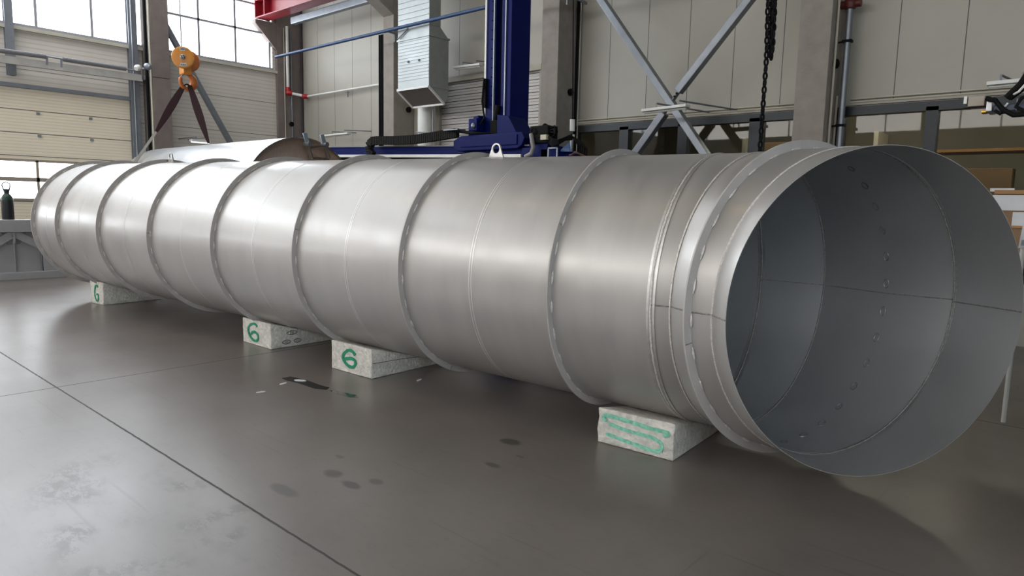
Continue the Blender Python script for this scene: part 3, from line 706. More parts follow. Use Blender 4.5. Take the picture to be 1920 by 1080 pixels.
# ================================================================== CRANE HOOK, SLING, VESSEL
TC = Vector((0, 7.41, 1.84)); TR = 1.27; TX1 = -12.0; TX0 = -18.3
ve = thing('steel_vessel', 'large bright stainless steel vessel lying behind the ribbed pipe, held in a sling', 'vessel', ((TX0 + TX1) / 2, 7.41, TC.z - TR))
VS = stainless('bright_vessel_plate', (.78, .785, .79), .36, .03, metal=.8)
prof = [(TR, TX1)]
for k in range(1, 15): prof.append((TR + (.004 if k % 5 == 0 else 0), TX1 - k * (TX1 - TX0) / 14))
for k in range(1, 9):
    a = k / 8 * PI / 2; prof.append((TR * math.cos(a) if k < 8 else 0, TX0 - .45 * math.sin(a)))
prof = [(TR - .02, TX1 - .6), (TR - .02, TX1)] + prof
MB().lathe([(r, t) for r, t in prof], (0, TC.y, TC.z), (1, 0, 0), 96).build('shell', VS, ve, True, 30)
e = MB().lathe([(TR - .02, TX1 - .02), (TR - .03, TX1 - .16), (TR - .10, TX1 - .30), (TR - .16, TX1 - .32), (TR - .22, TX1 - .28), (TR * .6, TX1 - .16), (TR * .3, TX1 - .10), (0, TX1 - .09)], (0, TC.y, TC.z), (1, 0, 0), 96)
e.build('end_head', BROWN, ve, True, 50)
MB().lathe([(TR + .004, TX1 - .015), (TR + .004, TX1 + .006), (TR - .03, TX1 + .006), (TR - .03, TX1 - .015), (TR + .004, TX1 - .015)], (0, TC.y, TC.z), (1, 0, 0), 96).build('rim', mat('rim_edge', (.60, .56, .53), .4, 1.), ve, True)
# screw clamps on the rim
def clamp(xt, yt, xm, ym, xb2, yb2, lean):
    c = thing('plate_clamp', lean, 'clamp', atX(xm, ym, TX1 + .1))
    P_ = atX(xt, yt, TX1 + .08); Q_ = atX(xm, ym, TX1 + .08); R_ = atX(xb2, yb2, TX1 + .05)
    MB().bar(P_, Q_, .085, .035, (1, 0, 0), .006).build('clamp_plate', mat('pale_blue_steel', (.62, .68, .72), .4, .5, .2, 20), c)
    MB().lathe([(0, -.07), (.05, -.07), (.05, .07), (0, .07)], Q_, (1, .2, 0), 12).build('screw_nut', ZINC, c, True)
    MB().tube([Q_, Q_.lerp(R_, .5), R_], [.045, .035, .05], 8).build('clamp_arm', mat('worn_steel', (.55, .51, .47), .45, .8, .2, 14), c, True)
    return c
PIT = 0
clamp(571, 249, 577, 270, 584, 298, 'left of the two screw clamps gripping the vessel end')
clamp(603, 252, 609, 271, 616, 297, 'right of the two screw clamps gripping the vessel end')
# bar across the head
MB().tube([atX(578, 277, TX1 + .02), atX(612, 272, TX1 + .02)], .02, 8).tube([atX(585, 296, TX1 + .02), atX(617, 298, TX1 + .02)], .02, 8).build('stay_bar', mat('worn_steel', (.5, .5, .5)), ve, True)

HX, HY = -17.05, 7.4
hb = thing('crane_hook_block', 'orange crane hook block with two sheave drums hanging at the upper left', 'crane hook', (HX, HY, atX(347, 165, HX).z))
hc = atX(341, 106, HX)
ax = Vector((.90, -.42, 0)).normalized()    # sheave axle
def drum(mb, c, r, t, n=36):
    mb.lathe([(0, -t / 2), (r * .8, -t / 2), (r * .97, -t * .42), (r, -t * .3), (r, t * .3), (r * .97, t * .42), (r * .8, t / 2), (0, t / 2)], c, ax, n); return mb
fv = ax
cA = atX(343, 108, HX + .3) ; cB = atX(354, 115, HX - .12)
R1 = .245
drum(MB(), cA, R1, .16).build('sheave_cover', ORANGE, hb, True)
drum(MB(), cB, R1 * 1.0, .18).build('sheave_cover', HOOKM, hb, True)
MB().lathe([(R1 * .55, -.0), (R1 * .62, 0), (R1 * .62, .6), (R1 * .55, .6), (R1 * .55, 0)], (cA - ax * .56), ax, 24).build('axle_drum', mat('dark_gap', (.30, .20, .14), .6), hb, True)
MB().lathe([(0, 0), (.055, 0), (.055, .03), (.035, .045), (0, .045)], cA + ax * .085, ax, 20).build('hub', ZINC, hb, True)
hm = MB()
for k in range(4):
    a = k * PI / 2 + .4; u = ax.cross(Vector((0, 0, 1))).normalized(); hm.lathe([(0, 0), (.012, 0), (.012, .012), (0, .012)], cA + ax * .125 + (u * math.cos(a) + Vector((0, 0, 1)) * math.sin(a)) * .03, ax, 8)
hm.build('hub_bolt', BLACK, hb)
# white label arc plates
u = ax.cross(Vector((0, 0, 1))).normalized()
for a0, a1, nm in ((70, 110, 'label_plate'), (245, 290, 'label_plate')):
    mb = MB(); pts = [cA + ax * .083 + (u * math.cos(math.radians(a)) + Vector((0, 0, 1)) * math.sin(math.radians(a))) * R1 * .72 for a in range(a0, a1 + 1, 5)]
    mb.ribbon(pts, [.07] * len(pts), [(p - cA - ax * .083) for p in pts], .004); mb.build(nm, WHITE, hb)
    # lettering like the block's maker stamp, too small to read: dark strokes
    mb = MB(); n = 4
    for k in range(n):
        a = math.radians(a0 + (k + .7) * (a1 - a0) / (n + .4)); rad_ = (u * math.cos(a) + Vector((0, 0, 1)) * math.sin(a)); tn = (-u * math.sin(a) + Vector((0, 0, 1)) * math.cos(a))
        c = cA + ax * .087 + rad_ * R1 * .72
        mb.bar(c - rad_ * .02 - tn * .01, c + rad_ * .02 - tn * .01, .008, .004, ax); mb.bar(c - rad_ * .02 + tn * .01, c + rad_ * .02 + tn * .01, .008, .004, ax)
        mb.bar(c - tn * .012 + rad_ * .018, c + tn * .012 + rad_ * .018, .008, .004, ax)
    mb.build('stamp', BLACK, hb)
k0 = atX(348, 134, HX)
MB().box((HX - .13, HY - .1, k0.z - .08), (HX + .13, HY + .1, k0.z + .12), .03).build('crosshead', ORANGE, hb)
hp = []
rs = []
zc_ = atX(347, 152, HX).z; rr_ = .17
vw = Vector((-.15, .98, 0)).normalized()     # plane of the hook
for k in range(0, 26):
    a = math.radians(75 - k * 11.5)
    hp.append(Vector((HX, HY + .03, zc_ - .01)) + vw * math.cos(a) * rr_ + Vector((0, 0, 1)) * math.sin(a) * rr_); rs.append(.052 + .038 * math.sin(min(1, k / 15) * PI) - (.0012 * max(0, k - 16)))
hp = [Vector((HX, HY + .02, k0.z - .06)), Vector((HX, HY + .02, zc_ + .2))] + hp; rs = [.05, .045] + rs; rs[-1] = .02
MB().tube(hp, rs, 12).build('hook', HOOKM, hb, True, 60)
MB().tube([Vector((HX + .02, HY, zc_ + .2)), Vector((HX + .02, HY - .13, zc_ + .08)), hp[-1] + Vector((.02, 0, 0))], .014, 8).build('safety_latch', ZINC, hb, True)
rb = MB()
for dx in (-.25, -.05, .1, .3): rb.cyl(hc + ax * dx + Vector((0, 0, .1)), hc + ax * dx + Vector((0, 0, ZC - hc.z - .05)), .006, 6)
rb.build('wire_rope', ZINC, hb, True)
# sling
sl = thing('lifting_sling', 'dark brown webbing sling hanging from the hook around the vessel', 'sling', (HX, HY, TC.z - TR))
top_ = Vector((HX + .02, HY, zc_ - .17 + .06))
pr = atX(392, 271, -16.5)
# right leg: to the vessel top
xr = -16.4
R0 = Vector((xr, TC.y + .35, TC.z + math.sqrt(TR ** 2 - .35 ** 2) + .01)); 
pr = atX(391, 268, -15.5)
def leg(P, Q, n=9, w0=.10, wm=.17, w1=.05):
    pts = [P.lerp(Q, k / n) for k in range(n + 1)]; ws = []
    for k in range(n + 1):
        t = k / n; ws.append(w0 + (wm - w0) * math.sin(min(1, t / .45) * PI / 2) if t < .45 else w1 + (wm - w1) * math.cos((t - .45) / .55 * PI / 2))
    return pts, ws
ptsr, wsr = leg(top_ + Vector((.05, .06, 0)), pr)
sd = RT
MB().ribbon(ptsr, wsr, tuple(sd), .02).build('webbing', SLING, sl)
pl = atX(293, 247, -17.3)
ptsl, wsl = leg(top_ + Vector((0, -.06, 0)), pl, wm=.19, w1=.06)
MB().ribbon(ptsl, wsl, tuple(sd), .02).build('webbing', SLING, sl)
pe = atX(252, 306, -17.72)
MB().ribbon([pl, pl.lerp(pe, .5), pe], [.06, .06, .07], tuple(sd), .02).build('sleeve', SLINGG, sl)
MB().ribbon([top_ + Vector((.05, .06, 0)), top_ + Vector((.03, 0, .035)), top_ + Vector((0, -.06, 0))], [.1, .1, .1], (1, 0, 0), .02).build('webbing_loop', SLING, sl)

# ================================================================== BLUE MANIPULATOR
Yb = 9.0
bm_ = thing('column_and_boom_manipulator', 'dark blue welding column-and-boom machine standing behind the ribbed pipe', 'machine', (-8.3, Yb, 0))
xa, xb2 = atY(911, 120, Yb).x, atY(958, 120, Yb).x; wdt = xb2 - xa
zc0 = atY(930, 250, Yb).z
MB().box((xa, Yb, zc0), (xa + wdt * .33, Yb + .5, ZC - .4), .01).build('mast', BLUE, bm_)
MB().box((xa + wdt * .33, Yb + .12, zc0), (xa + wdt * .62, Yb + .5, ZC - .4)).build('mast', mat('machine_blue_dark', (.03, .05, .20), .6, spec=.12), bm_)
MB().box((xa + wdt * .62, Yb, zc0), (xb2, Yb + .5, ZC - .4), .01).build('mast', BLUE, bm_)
MB().box((xa - .015, Yb - .02, zc0 + .35), (xa + .02, Yb + .02, ZC - .4)).build('guide_rail', WHITE, bm_)
MB().box((xa + wdt * .32, Yb - .02, zc0), (xa + wdt * .36, Yb + .02, ZC - .4)).box((xa + wdt * .78, Yb - .025, zc0 + .3), (xa + wdt * .82, Yb, ZC - .4)).build('guide_rail', ZINC, bm_)
rk = MB()
z = zc0 + .3
while z < 6.2: rk.box((xa + wdt * .50, Yb + .09, z), (xa + wdt * .60, Yb + .13, z + .03)); z += .075
rk.build('gear_rack', BLACK, bm_)
sb = MB()
for k in range(26): sb.lathe([(0, 0), (.012, 0), (.012, .012), (0, .012)], (xa + wdt * .24, Yb - .001, zc0 + .5 + k * .16), (0, -1, 0), 8)
sb.build('rail_screw', BLACK, bm_)
# carriage
x0, x1 = atY(850, 270, Yb - .3).x, atY(983, 270, Yb - .3).x; z0, z1 = atY(920, 277, Yb - .3).z, atY(920, 251, Yb - .3).z
MB().prism([(x0, z0 + .02), (x0, z1 - .08), (x0 + .2, z1), (x1 - .06, z1), (x1, z1 - .1), (x1 - .06, z0 + .02), (x1 - .15, z0 - .03), (x0 + .08, z0 - .03)], 1, Yb - .3, Yb + .6, .012).build('carriage', BLUE, bm_)
MB().box((x0 + .2, Yb - .32, z0 + .03), (x1 - .15, Yb - .29, z1 - .03), .01).build('cover_plate', BLUE, bm_)
# gusset / gearbox around mast foot
pz = atY(930, 225, Yb - .1).z
MB().prism([(xa - .28, z1), (xa - .20, z1 + .14), (xa - .14, z1 + .34), (xa - .02, z1 + .36), (xa - .02, z1)], 1, Yb - .15, Yb + .3, .01).build('gusset', BLUE, bm_)
MB().prism([(xb2 + .30, z1), (xb2 + .22, z1 + .12), (xb2 + .1, z1 + .30), (xb2 - .16, z1 + .34), (xb2 - .16, z1)], 1, Yb - .15, Yb + .3, .01).build('gusset', BLUE, bm_)
MB().box((xa - .18, Yb - .24, z1 + .08), (xa + .03, Yb - .05, z1 + .30), .02).build('gearbox', BLUE, bm_)
MB().lathe([(0, 0), (.045, 0), (.045, .03), (.02, .05), (0, .05)], (xa - .04, Yb - .24, z1 + .17), (0, -1, 0), 14).build('shaft_cap', ZINC, bm_, True)
MB().box((xa + wdt * .36, Yb - .1, z1), (xa + wdt * .66, Yb + .1, z1 + .26), .02).lathe([(0, 0), (.05, 0), (.05, .3), (0, .3)], (xa + wdt * .5, Yb - .05, z1 + .22), (.2, 0, 1), 12).build('drive_motor', BLACK, bm_)
MB().tube([(xa + .02, Yb - .06, z1 + 1.0), (xa + .04, Yb - .12, z1 + .6), (xa + .12, Yb - .14, z1 + .3), (xa - .1, Yb - .2, z1 + .05), (x0 + .3, Yb - .1, z1 + .06)], .018, 8).build('cable', BLACK, bm_, True)
MB().box((xa + .0, Yb - .06, z1 + .5), (xa + .06, Yb, z1 + 1.0)).build('limit_switch', BLACK, bm_)
# boom
BL, BR = atY(560, 287, Yb), atY(1068, 289, Yb)
hB = .17
PL = atY(600, 284, 9.3); PR = atY(1040, 284, 9.0)
MB().bar(PL, PR, .42, .19, bev=.01).build('boom', BLUE, bm_)
MB().bar(PL + Vector((0, -.23, .085)), PR + Vector((0, -.23, .085)), .04, .02).build('boom_edge', ZINCD, bm_)
Pl2, Pr2 = atY(610, 292.5, 9.0), atY(978, 292.5, 8.7)
MB().bar(Pl2, Pr2, .05, .055).build('boom_rail', WHITE, bm_)
MB().bar(PL + Vector((0, 0, -.19)), PR + Vector((0, 0, -.19)), .34, .12).build('boom_underframe', BLACK, bm_)
# support leg to floor
MB().box((xa, Yb + .1, 0), (xb2, Yb + .6, z0), .01).build('mast', BLUE, bm_)
MB().box((xa - .5, Yb - .3, 0), (xb2 + .5, Yb + 1.0, .12), .01).build('base_plate', BLUE, bm_)
# energy chain
path = [(699, 292), (693, 284), (692, 274), (698, 265), (708, 263.5), (740, 263.5), (775, 262), (810, 257), (845, 251), (858, 249)]
pts = [atY(x, y, 8.75) for x, y in path]; dense = []
for a, b in zip(pts, pts[1:]):
    n = max(1, int((b - a).length / .05))
    for k in range(n): dense.append(a.lerp(b, k / n))
dense.append(pts[-1]); ec = MB()
for a, b in zip(dense, dense[1:]): ec.bar(a, a + (b - a) * 1.02, .16, .085, (0, 1, 0)); ec.bar(a, a.lerp(b, .35), .17, .10, (0, 1, 0))
ec.build('energy_chain', mat('energy_chain_black', (.13, .125, .12), .7, spec=.15), bm_)
ec = MB()
for k in range(6): ec.tube([atY(848, 243 + k * .8, 8.7), atY(862 + k * 3, 245 + k, 8.65), atY(885 + k * 2, 247 + k * .6, 8.7), atY(905 + k * 4, 250, 8.8)], .014, 6)
ec.build('cable_bundle', BLACK, bm_, True)
MB().box(atY(846, 247, 8.8), atY(858, 241, 8.6)).build('bracket', ZINC, bm_)
# boom head: motors, junction box, cables at the right end
MB().box(atY(1000, 296, 8.9), atY(1015, 276, 8.6), .01).box(atY(1015, 300, 8.7), atY(1027, 268, 8.4), .01).build('boom_head', BLUE, bm_)
MB().box(atY(1028, 300, 8.6), atY(1044, 278, 8.4), .01).build('welding_head', BLUE, bm_)
f = MB(); a, b = atY(1028, 300, 8.35), atY(1045, 277, 8.35)
for p, q in (((a.x, a.z), (a.x, b.z)), ((b.x, a.z), (b.x, b.z)), ((a.x, b.z), (b.x, b.z))): f.bar((p[0], 8.35, p[1]), (q[0], 8.35, q[1]), .02, .02)
f.build('head_frame', ZINC, bm_)
MB().box(atY(1046, 296, 8.9), atY(1070, 284, 8.6), .01).build('boom_head', BLUE, bm_)
p, q, r_ = atY(1048, 284, 8.5), atY(1068, 284, 8.5), atY(1066, 268, 8.5)
MB().prism([(p.x, p.z), (q.x, q.z), (r_.x, r_.z)], 1, 8.5, 8.53).build('guard_plate', mat('pale_blue_paint', (.35, .47, .66), .4), bm_)
MB().box(atY(1011, 272, 8.6), atY(1028, 234, 8.35), .02).build('motor', BLACK, bm_)
p, q = atY(1013, 262, 8.3), atY(1024, 252, 8.3); MB().box((p.x, 8.3, p.z), (q.x, 8.36, q.z)).build('type_plate', mat('cream_plate', (.74, .72, .62), .5), bm_)
MB().lathe([(0, 0), (.06, 0), (.06, .25), (0, .25)], atY(1020, 238, 8.5), (.8, 0, -.35), 12).build('motor', BLACK, bm_, True)
random.seed(11)
cb = MB()
for k in range(9):
    s_ = atY(1014 + random.uniform(-4, 6), 236 + random.uniform(0, 20), 8.4); m1 = atY(1000 + random.uniform(-4, 8), 240 + random.uniform(0, 14), 8.35); e_ = atY(998 + random.uniform(-6, 8), 272 + random.uniform(-4, 16), 8.5)
    cb.tube([s_, s_.lerp(m1, .6) + Vector((0, 0, .04)), m1, m1.lerp(e_, .5) + Vector((-.03, 0, 0)), e_], .013, 6)
cb.build('cable_bundle', BLACK, bm_, True)
cb = MB()
for k in range(7):
    y = 252 + k * 2.2
    cb.tube([atY(1026, y, 8.4), atY(1036, y + 9, 8.3), atY(1047, y + 11 - k, 8.3), atY(1060, y + 6 - k * 1.5, 8.5), atY(1072, 252 + k * 1.6, 9.4)], .014, 6)
for k in range(3): cb.tube([atY(1030, 240 + k * 4, 8.4), atY(1040 - k * 2, 236 + 6 * k, 8.35), atY(1041, 250, 8.3), atY(1034, 258, 8.35)], .012, 6)
cb.build('cable_bundle', BLACK, bm_, True)
cb = MB()
for k in range(5): cb.tube([atY(1072, 256, 9.4), atY(1078 + k * 3, 262 + k, 9.0), atY(1084 + k * 4, 272 + k * 2, 8.8), atY(1082 + k * 4, 302, 8.7)], .016, 6)
cb.build('cable_bundle', BLACK, bm_, True)
MB().tube([atY(996, 252, 8.35), atY(998, 266, 8.3), atY(1000, 276, 8.3), atY(996, 288, 8.3), atY(985, 294, 8.3)], .035, 10).build('hose', mat('grey_hose', (.50, .49, .48), .5), bm_, True)
cb = MB()
for k in range(3): cb.tube([atY(1068 + 2 * k, 292, 8.0), atY(1078, 287 - k, 8.0), atY(1088, 289, 8.0), atY(1100, 295 + k, 8.0)], .014, 6)
cb.build('coiled_cable', mat('dark_red_cable', (.22, .08, .07), .5), bm_, True)

# ================================================================== RIGHT-HAND MACHINE ARM
Ya = 7.0
arm = thing('welding_carriage_arm', 'dark blue and beige machine arm with cables reaching in from the right edge', 'machine', atY(1860, 200, Ya))
def pbox(mb, x0, y0, x1, y1, Y0, Y1, bev=.006):
    a = atY(x0, y0, Y0); b = atY(x1, y1, Y0); mb.box((a.x, Y0, a.z), (b.x, Y1, b.z), bev); return mb
pbox(MB(), 1806, 195, 1814, 180, Ya, Ya + .18).build('end_cap', WHITE, arm)
pbox(MB(), 1814, 200, 1847, 179, Ya, Ya + .2).build('housing', BEIGE, arm)
pbox(MB(), 1848, 209, 1862, 181, Ya - .05, Ya + .22).build('bracket', mat('light_alu', (.74, .75, .76), .4, .6), arm)
pbox(MB(), 1862, 209, 2115, 181, Ya - .03, Ya + .2).build('drive_body', mat('blue_grey_paint', (.17, .23, .32), .4), arm)
pbox(MB(), 1904, 208, 1909, 184, Ya - .05, Ya + .1).build('clamp_strip', ZINC, arm)
pbox(MB(), 1839, 212, 1850, 206, Ya, Ya + .1).build('nozzle', BRASS, arm)
pbox(MB(), 1806, 202, 1856, 199.5, Ya + .02, Ya + .05, 0).build('cable', BLACK, arm)
cb = MB()
cb.tube([atY(1850, 185, Ya - .06), atY(1866, 188, Ya - .1), atY(1880, 205, Ya - .1), atY(1900, 216, Ya - .1), atY(1925, 214, Ya - .1)], .02, 8)
cb.tube([atY(1866, 207, Ya - .06), atY(1875, 214, Ya - .08), atY(1884, 207, Ya - .06)], .012, 8)
cb.tube([atY(1985, 60, Ya), atY(1935, 128, Ya), atY(1915, 158, Ya - .02), atY(1888, 184, Ya)], .03, 8)
cb.tube([atY(1985, 75, Ya), atY(1935, 150, Ya), atY(1918, 165, Ya - .02), atY(1893, 184, Ya)], .025, 8)
cb.tube([atY(1940, 175, Ya - .1), atY(1915, 184, Ya - .1), atY(1905, 200, Ya - .1), atY(1925, 210, Ya - .1)], .015, 8)
cb.build('cable_bundle', BLACK, arm, True)
cb = MB(); cb.tube([atY(1930, 150, Ya - .05), atY(1910, 172, Ya - .06), atY(1895, 180, Ya)], .01, 6); cb.tube([atY(1890, 193, Ya - .06), atY(1884, 200, Ya - .06)], .008, 6); cb.build('wire', WHITE, arm, True)
xr_ = atY(2110, 195, Ya).x
MB().box((xr_ - .05, Ya - .1, 0), (xr_ + .25, Ya + .3, 4.6), .01).build('mast', mat('blue_grey_paint', (.17, .23, .32), .4), arm)

# notice board and papers at the right edge, behind the pipe mouth
Yn = 8.6
nb = thing('notice_board', 'wood-framed notice board covered with white papers beyond the pipe mouth', 'board', atY(1900, 440, Yn))
a, b = atY(1850, 500, Yn), atY(2060, 361, Yn)
MB().box((a.x, Yn, a.z), (b.x, Yn + .03, b.z)).build('panel', CARD, nb)
MB().box((a.x, Yn - .03, b.z - .02), (b.x, Yn + .05, b.z + .02)).build('frame', WOOD, nb)
for k, (x0, y0, x1, y1) in enumerate(((1858, 394, 1925, 366), (1896, 425, 1960, 399), (1930, 396, 1990, 368))):
    pbox(MB(), x0, y0, x1, y1, Yn - .012, Yn - .004, 0).build('paper', PAPER, nb)
pbox(MB(), 1856, 359, 1902, 353, Yn + .06, Yn + .1, 0).build('paper', PAPER, nb)
pbox(MB(), 1896, 427.5, 1960, 425, Yn - .02, Yn, 0).build('frame', WOOD, nb)
for x in (a.x + .05, b.x - .05): MB().box((x - .03, Yn - .02, 0), (x + .03, Yn + .05, a.z)).build('leg', WOOD, nb)
Yw = 7.6
ws = thing('paper_rack', 'white rack holding papers at the right edge in front of the notice board', 'rack', atY(1918, 460, Yw))
pt = [atY(1918, 420, Yw), atY(1909, 465, Yw), atY(1960, 462, Yw), atY(1960, 418, Yw)]
MB().prism([(p.x, p.z) for p in pt], 1, Yw, Yw + .03).build('tray', PAPER, ws)
pt = [atY(1916, 450, Yw - .02), atY(1914, 460, Yw - .02), atY(1960, 458, Yw - .02), atY(1960, 447, Yw - .02)]
MB().prism([(p.x, p.z) for p in pt], 1, Yw - .02, Yw - .01).build('label_holder', ZINC, ws)
MB().tube([atY(1918, 464, Yw + .05), atY(1914, 500, Yw + .05), Vector((atY(1914, 500, Yw).x, Yw + .05, 0))], .02, 8).build('leg', WHITE, ws, True)

# ================================================================== LEFT: GREY FRAME WITH GAS CYLINDER
Xf = -18.05
fr = thing('fabricated_frame', 'grey painted steel frame with gusset panels standing at the far left', 'steel frame', (Xf - .3, 2.5, 0))
yR = atX(60, 435, Xf).y; zT = 1.32
yT = atX(59, 430, Xf).y + .1
MB().box((Xf - .55, -1.0, 1.05), (Xf, yT + .6, 1.32), .01).build('top_beam', GREYF, fr)
MB().box((Xf - .55, -1.0, .0), (Xf + .02, 4.95, .16), .01).build('base_beam', GREYF, fr)
MB().box((Xf - .22, -1.0, .16), (Xf - .18, 4.9, 1.05)).build('web_panel', GREYF, fr)
yc = atX(29, 460, Xf).y
def tri(y0, z0, y1, z1, w_=.05, nm='brace', m=GREYF): MB().bar((Xf - .1, y0, z0), (Xf - .1, y1, z1), .16, w_, (1, 0, 0)).build(nm, m, fr)
a = atX(0, 458, Xf); b = atX(70, 460, Xf)
tri(yc, 1.02, yc - .62, .62); tri(yc, 1.02, yc + .62, .66)
for y in (yc - .48, yc, yc + .50):
    MB().box((Xf - .3, y - .012, .16), (Xf - .12, y + .012, 1.0 if abs(y - yc) > .1 else .86)).build('stiffener', GREYF if y == yc else ZINCD, fr)
MB().prism([(yc - .20, 1.04), (yc + .24, 1.04), (yc + .12, .78), (yc - .10, .78)], 0, Xf - .18, Xf - .14).build('gusset', mat('darker_grey_paint', (.50, .49, .49), .5), fr)
MB().box((Xf - .14, yc - .02, .80), (Xf - .05, yc + .02, 1.05)).build('stiffener', GREYF, fr)
MB().box((Xf - .3, yc + .53, .16), (Xf - .12, yc + 1.3, 1.05), .005).build('side_panel', GREYF, fr)
gc = thing('gas_cylinder', 'dark gas cylinder with green shoulder and handle standing on the grey frame', 'gas cylinder', (Xf - .3, 3.91, 1.32))
yc2 = atX(15, 400, Xf - .3).y; gcx = Xf - .3
zt = atX(15, 345, gcx).z; zs = atX(15, 375, gcx).z; zn = atX(15, 364, gcx).z
WP[gc.name] = Vector((gcx, yc2, 1.32)); gc.location = (gcx, yc2, 1.32)
rr = .115
MB().lathe([(0, 1.32), (rr * .95, 1.32), (rr, 1.34), (rr, zs)], (gcx, yc2, 0), (0, 0, 1), 28).build('body', BOTG, gc, True)
MB().lathe([(rr, zs), (rr * .98, zs + .04), (rr * .75, zs + .09), (rr * .42, zn + .01), (0, zn + .01)], (gcx, yc2, 0), (0, 0, 1), 28).build('shoulder', BOTS, gc, True)
MB().lathe([(0, zn), (.045, zn), (.05, zn + .05), (.07, zn + .11), (0, zn + .11)], (gcx, yc2, 0), (0, 0, 1), 18).build('valve', mat('valve_dark', (.22, .24, .26), .4, .5), gc, True)
hz = zn + .10
MB().tube([(gcx, yc2 - .05, hz), (gcx, yc2 - .075, hz + .09), (gcx, yc2 - .06, hz + .14), (gcx, yc2, hz + .16), (gcx, yc2 + .06, hz + .14), (gcx, yc2 + .075, hz + .09), (gcx, yc2 + .05, hz)], .011, 8).build('handle', BLACK, gc, True)

# ================================================================== THE BIG PIPE
R = 1.1; TH = .008
AD = Vector((0.99806075, 0.06136342, -0.01045329)); C0 = Vector((-.8188, 5.4114, 1.2415))
AN = Vector((-0.06136677, 0.99811528, 0)); AU = AD.cross(AN)
NSEG = 160
def ring_straight(s): return (C0 - AD * s, AN, AU)
def ring_y(c, yaw, tilt):
    d = Vector((math.cos(tilt) * math.cos(yaw), math.cos(tilt) * math.sin(yaw), math.sin(tilt)))
    h = Vector((0, 0, 1)).cross(d).normalized(); return (Vector(c), h, d.cross(h))
RA = ring_y((-2.4043, 5.2968, 1.2600), .030, -.005)
RB = ring_y((-2.0561, 5.325, 1.2600), -.1683, -.010)
R9 = ring_y((-1.675, 5.1603, 1.2600), -.322, -.0135)
RCc = ring_y((-1.3572, 5.0966, 1.2588), -.4974, -.0267)
RM = ring_y((-1.0669, 4.9005, 1.2495), -.6664, .0019)
def rp_(rg, a, r): return rg[0] + (rg[1] * math.cos(a) + rg[2] * math.sin(a)) * r
SP = [13.6043, 12.5029, 10.8628, 9.1966, 7.5188, 5.8311, 4.1709, 2.4860]
pipe = thing('ribbed_steel_pipe', 'huge stainless steel pipe with ring flanges lying across the hall, open mouth facing right', 'pipe', (-7.6, 5.0, .04))
sbm = MB(); path_r = [ring_straight(13.66)]
s = 13.2
while s > 1.9: path_r.append(ring_straight(s)); s -= .42
path_r += [RA, RB, R9, RCc, RM]
outer = [[sbm.bm.verts.new(rp_(rg, 2 * PI * k / NSEG, R)) for k in range(NSEG)] for rg in path_r]
rimv = [[sbm.bm.verts.new(rp_(rg, 2 * PI * k / NSEG, R - .003)) for k in range(NSEG)] for rg in (path_r[0], path_r[-1])]
for A, B in zip(outer, outer[1:]):
    for k in range(NSEG): sbm.bm.faces.new((A[k], A[(k + 1) % NSEG], B[(k + 1) % NSEG], B[k]))
for O, I in ((outer[0], rimv[0]), (outer[-1], rimv[-1])):
    for k in range(NSEG): sbm.bm.faces.new((O[k], O[(k + 1) % NSEG], I[(k + 1) % NSEG], I[k]))
ibm = MB()
inner = [[ibm.bm.verts.new(rp_(rg, 2 * PI * k / NSEG, R - (.003 if j in (0, len(path_r) - 1) else TH))) for k in range(NSEG)] for j, rg in enumerate(path_r)]
for A, B in zip(inner, inner[1:]):
    for k in range(NSEG): ibm.bm.faces.new((A[(k + 1) % NSEG], A[k], B[k], B[(k + 1) % NSEG]))
ibm.build('inner_surface', INNER, pipe, True, 8)['label'] = 'dull dark grey inside surface'
sbm.build('shell', STEEL, pipe, True, 8)

def flange(rg, r0, r1, th, ph, own=True):
    c, h, v = rg; ax_ = h.cross(v).normalized()
    mb = MB(); V = []
    for k in range(NSEG):
        a = 2 * PI * k / NSEG; u = h * math.cos(a) + v * math.sin(a)
        V.append([mb.bm.verts.new(c + u * r_ + ax_ * t) for r_, t in ((r0, -th / 2), (r1, -th / 2), (r1, th / 2), (r0, th / 2))])
    for k in range(NSEG):
        A, B = V[k], V[(k + 1) % NSEG]
        for i in range(4): mb.bm.faces.new((A[i], A[(i + 1) % 4], B[(i + 1) % 4], B[i]))
    f_ = mb.build('ring_flange', FLANGE, pipe, True)
    # stitch welds in the corner, alternately on both sides
    n = 30
    rest = MB(); got = 0; sgn = -1 if h.cross(v).x < 0 else 1; da = .05 / r0
    for k in range(n):
        a0 = 2 * PI * (k + ph) / n
        um = h * math.cos(a0) + v * math.sin(a0)
        solo = own and um.dot(CP - (c + um * r0)) > 0
        tgt = MB() if solo else rest
        pts = [c + (h * math.cos(a0 + t * da) + v * math.sin(a0 + t * da)) * (r0 + .007) + ax_ * sgn * (th / 2 + .005) for t in (-1, -.5, 0, .5, 1)]
        tgt.tube(pts, [.003, .009, .010, .009, .003], 6)
        if solo: tgt.build('stitch_weld', WELD, f_, True)
        else: got += 1
    if got: rest.build('stitch_weld', WELD, f_, True)['kind'] = 'stuff'
    # splice joint lines across the flange
    mb = MB()
    for a in (ph * 7 + .9, ph * 7 + .9 + PI):
        for sg in (1, -1):
            u = h * math.cos(a) + v * math.sin(a); mb.tube([c + u * (r0 + .005) + ax_ * sg * th / 2, c + u * (r1 - .002) + ax_ * sg * th / 2], .005, 6)
    mb.build('splice_weld', WELDD, f_, True)
    return f_
for i, s in enumerate(SP): flange(ring_straight(s), R, 1.157, .012, .13 + .21 * i, i > 1)
flange(R9, R, 1.165, .014, .35)
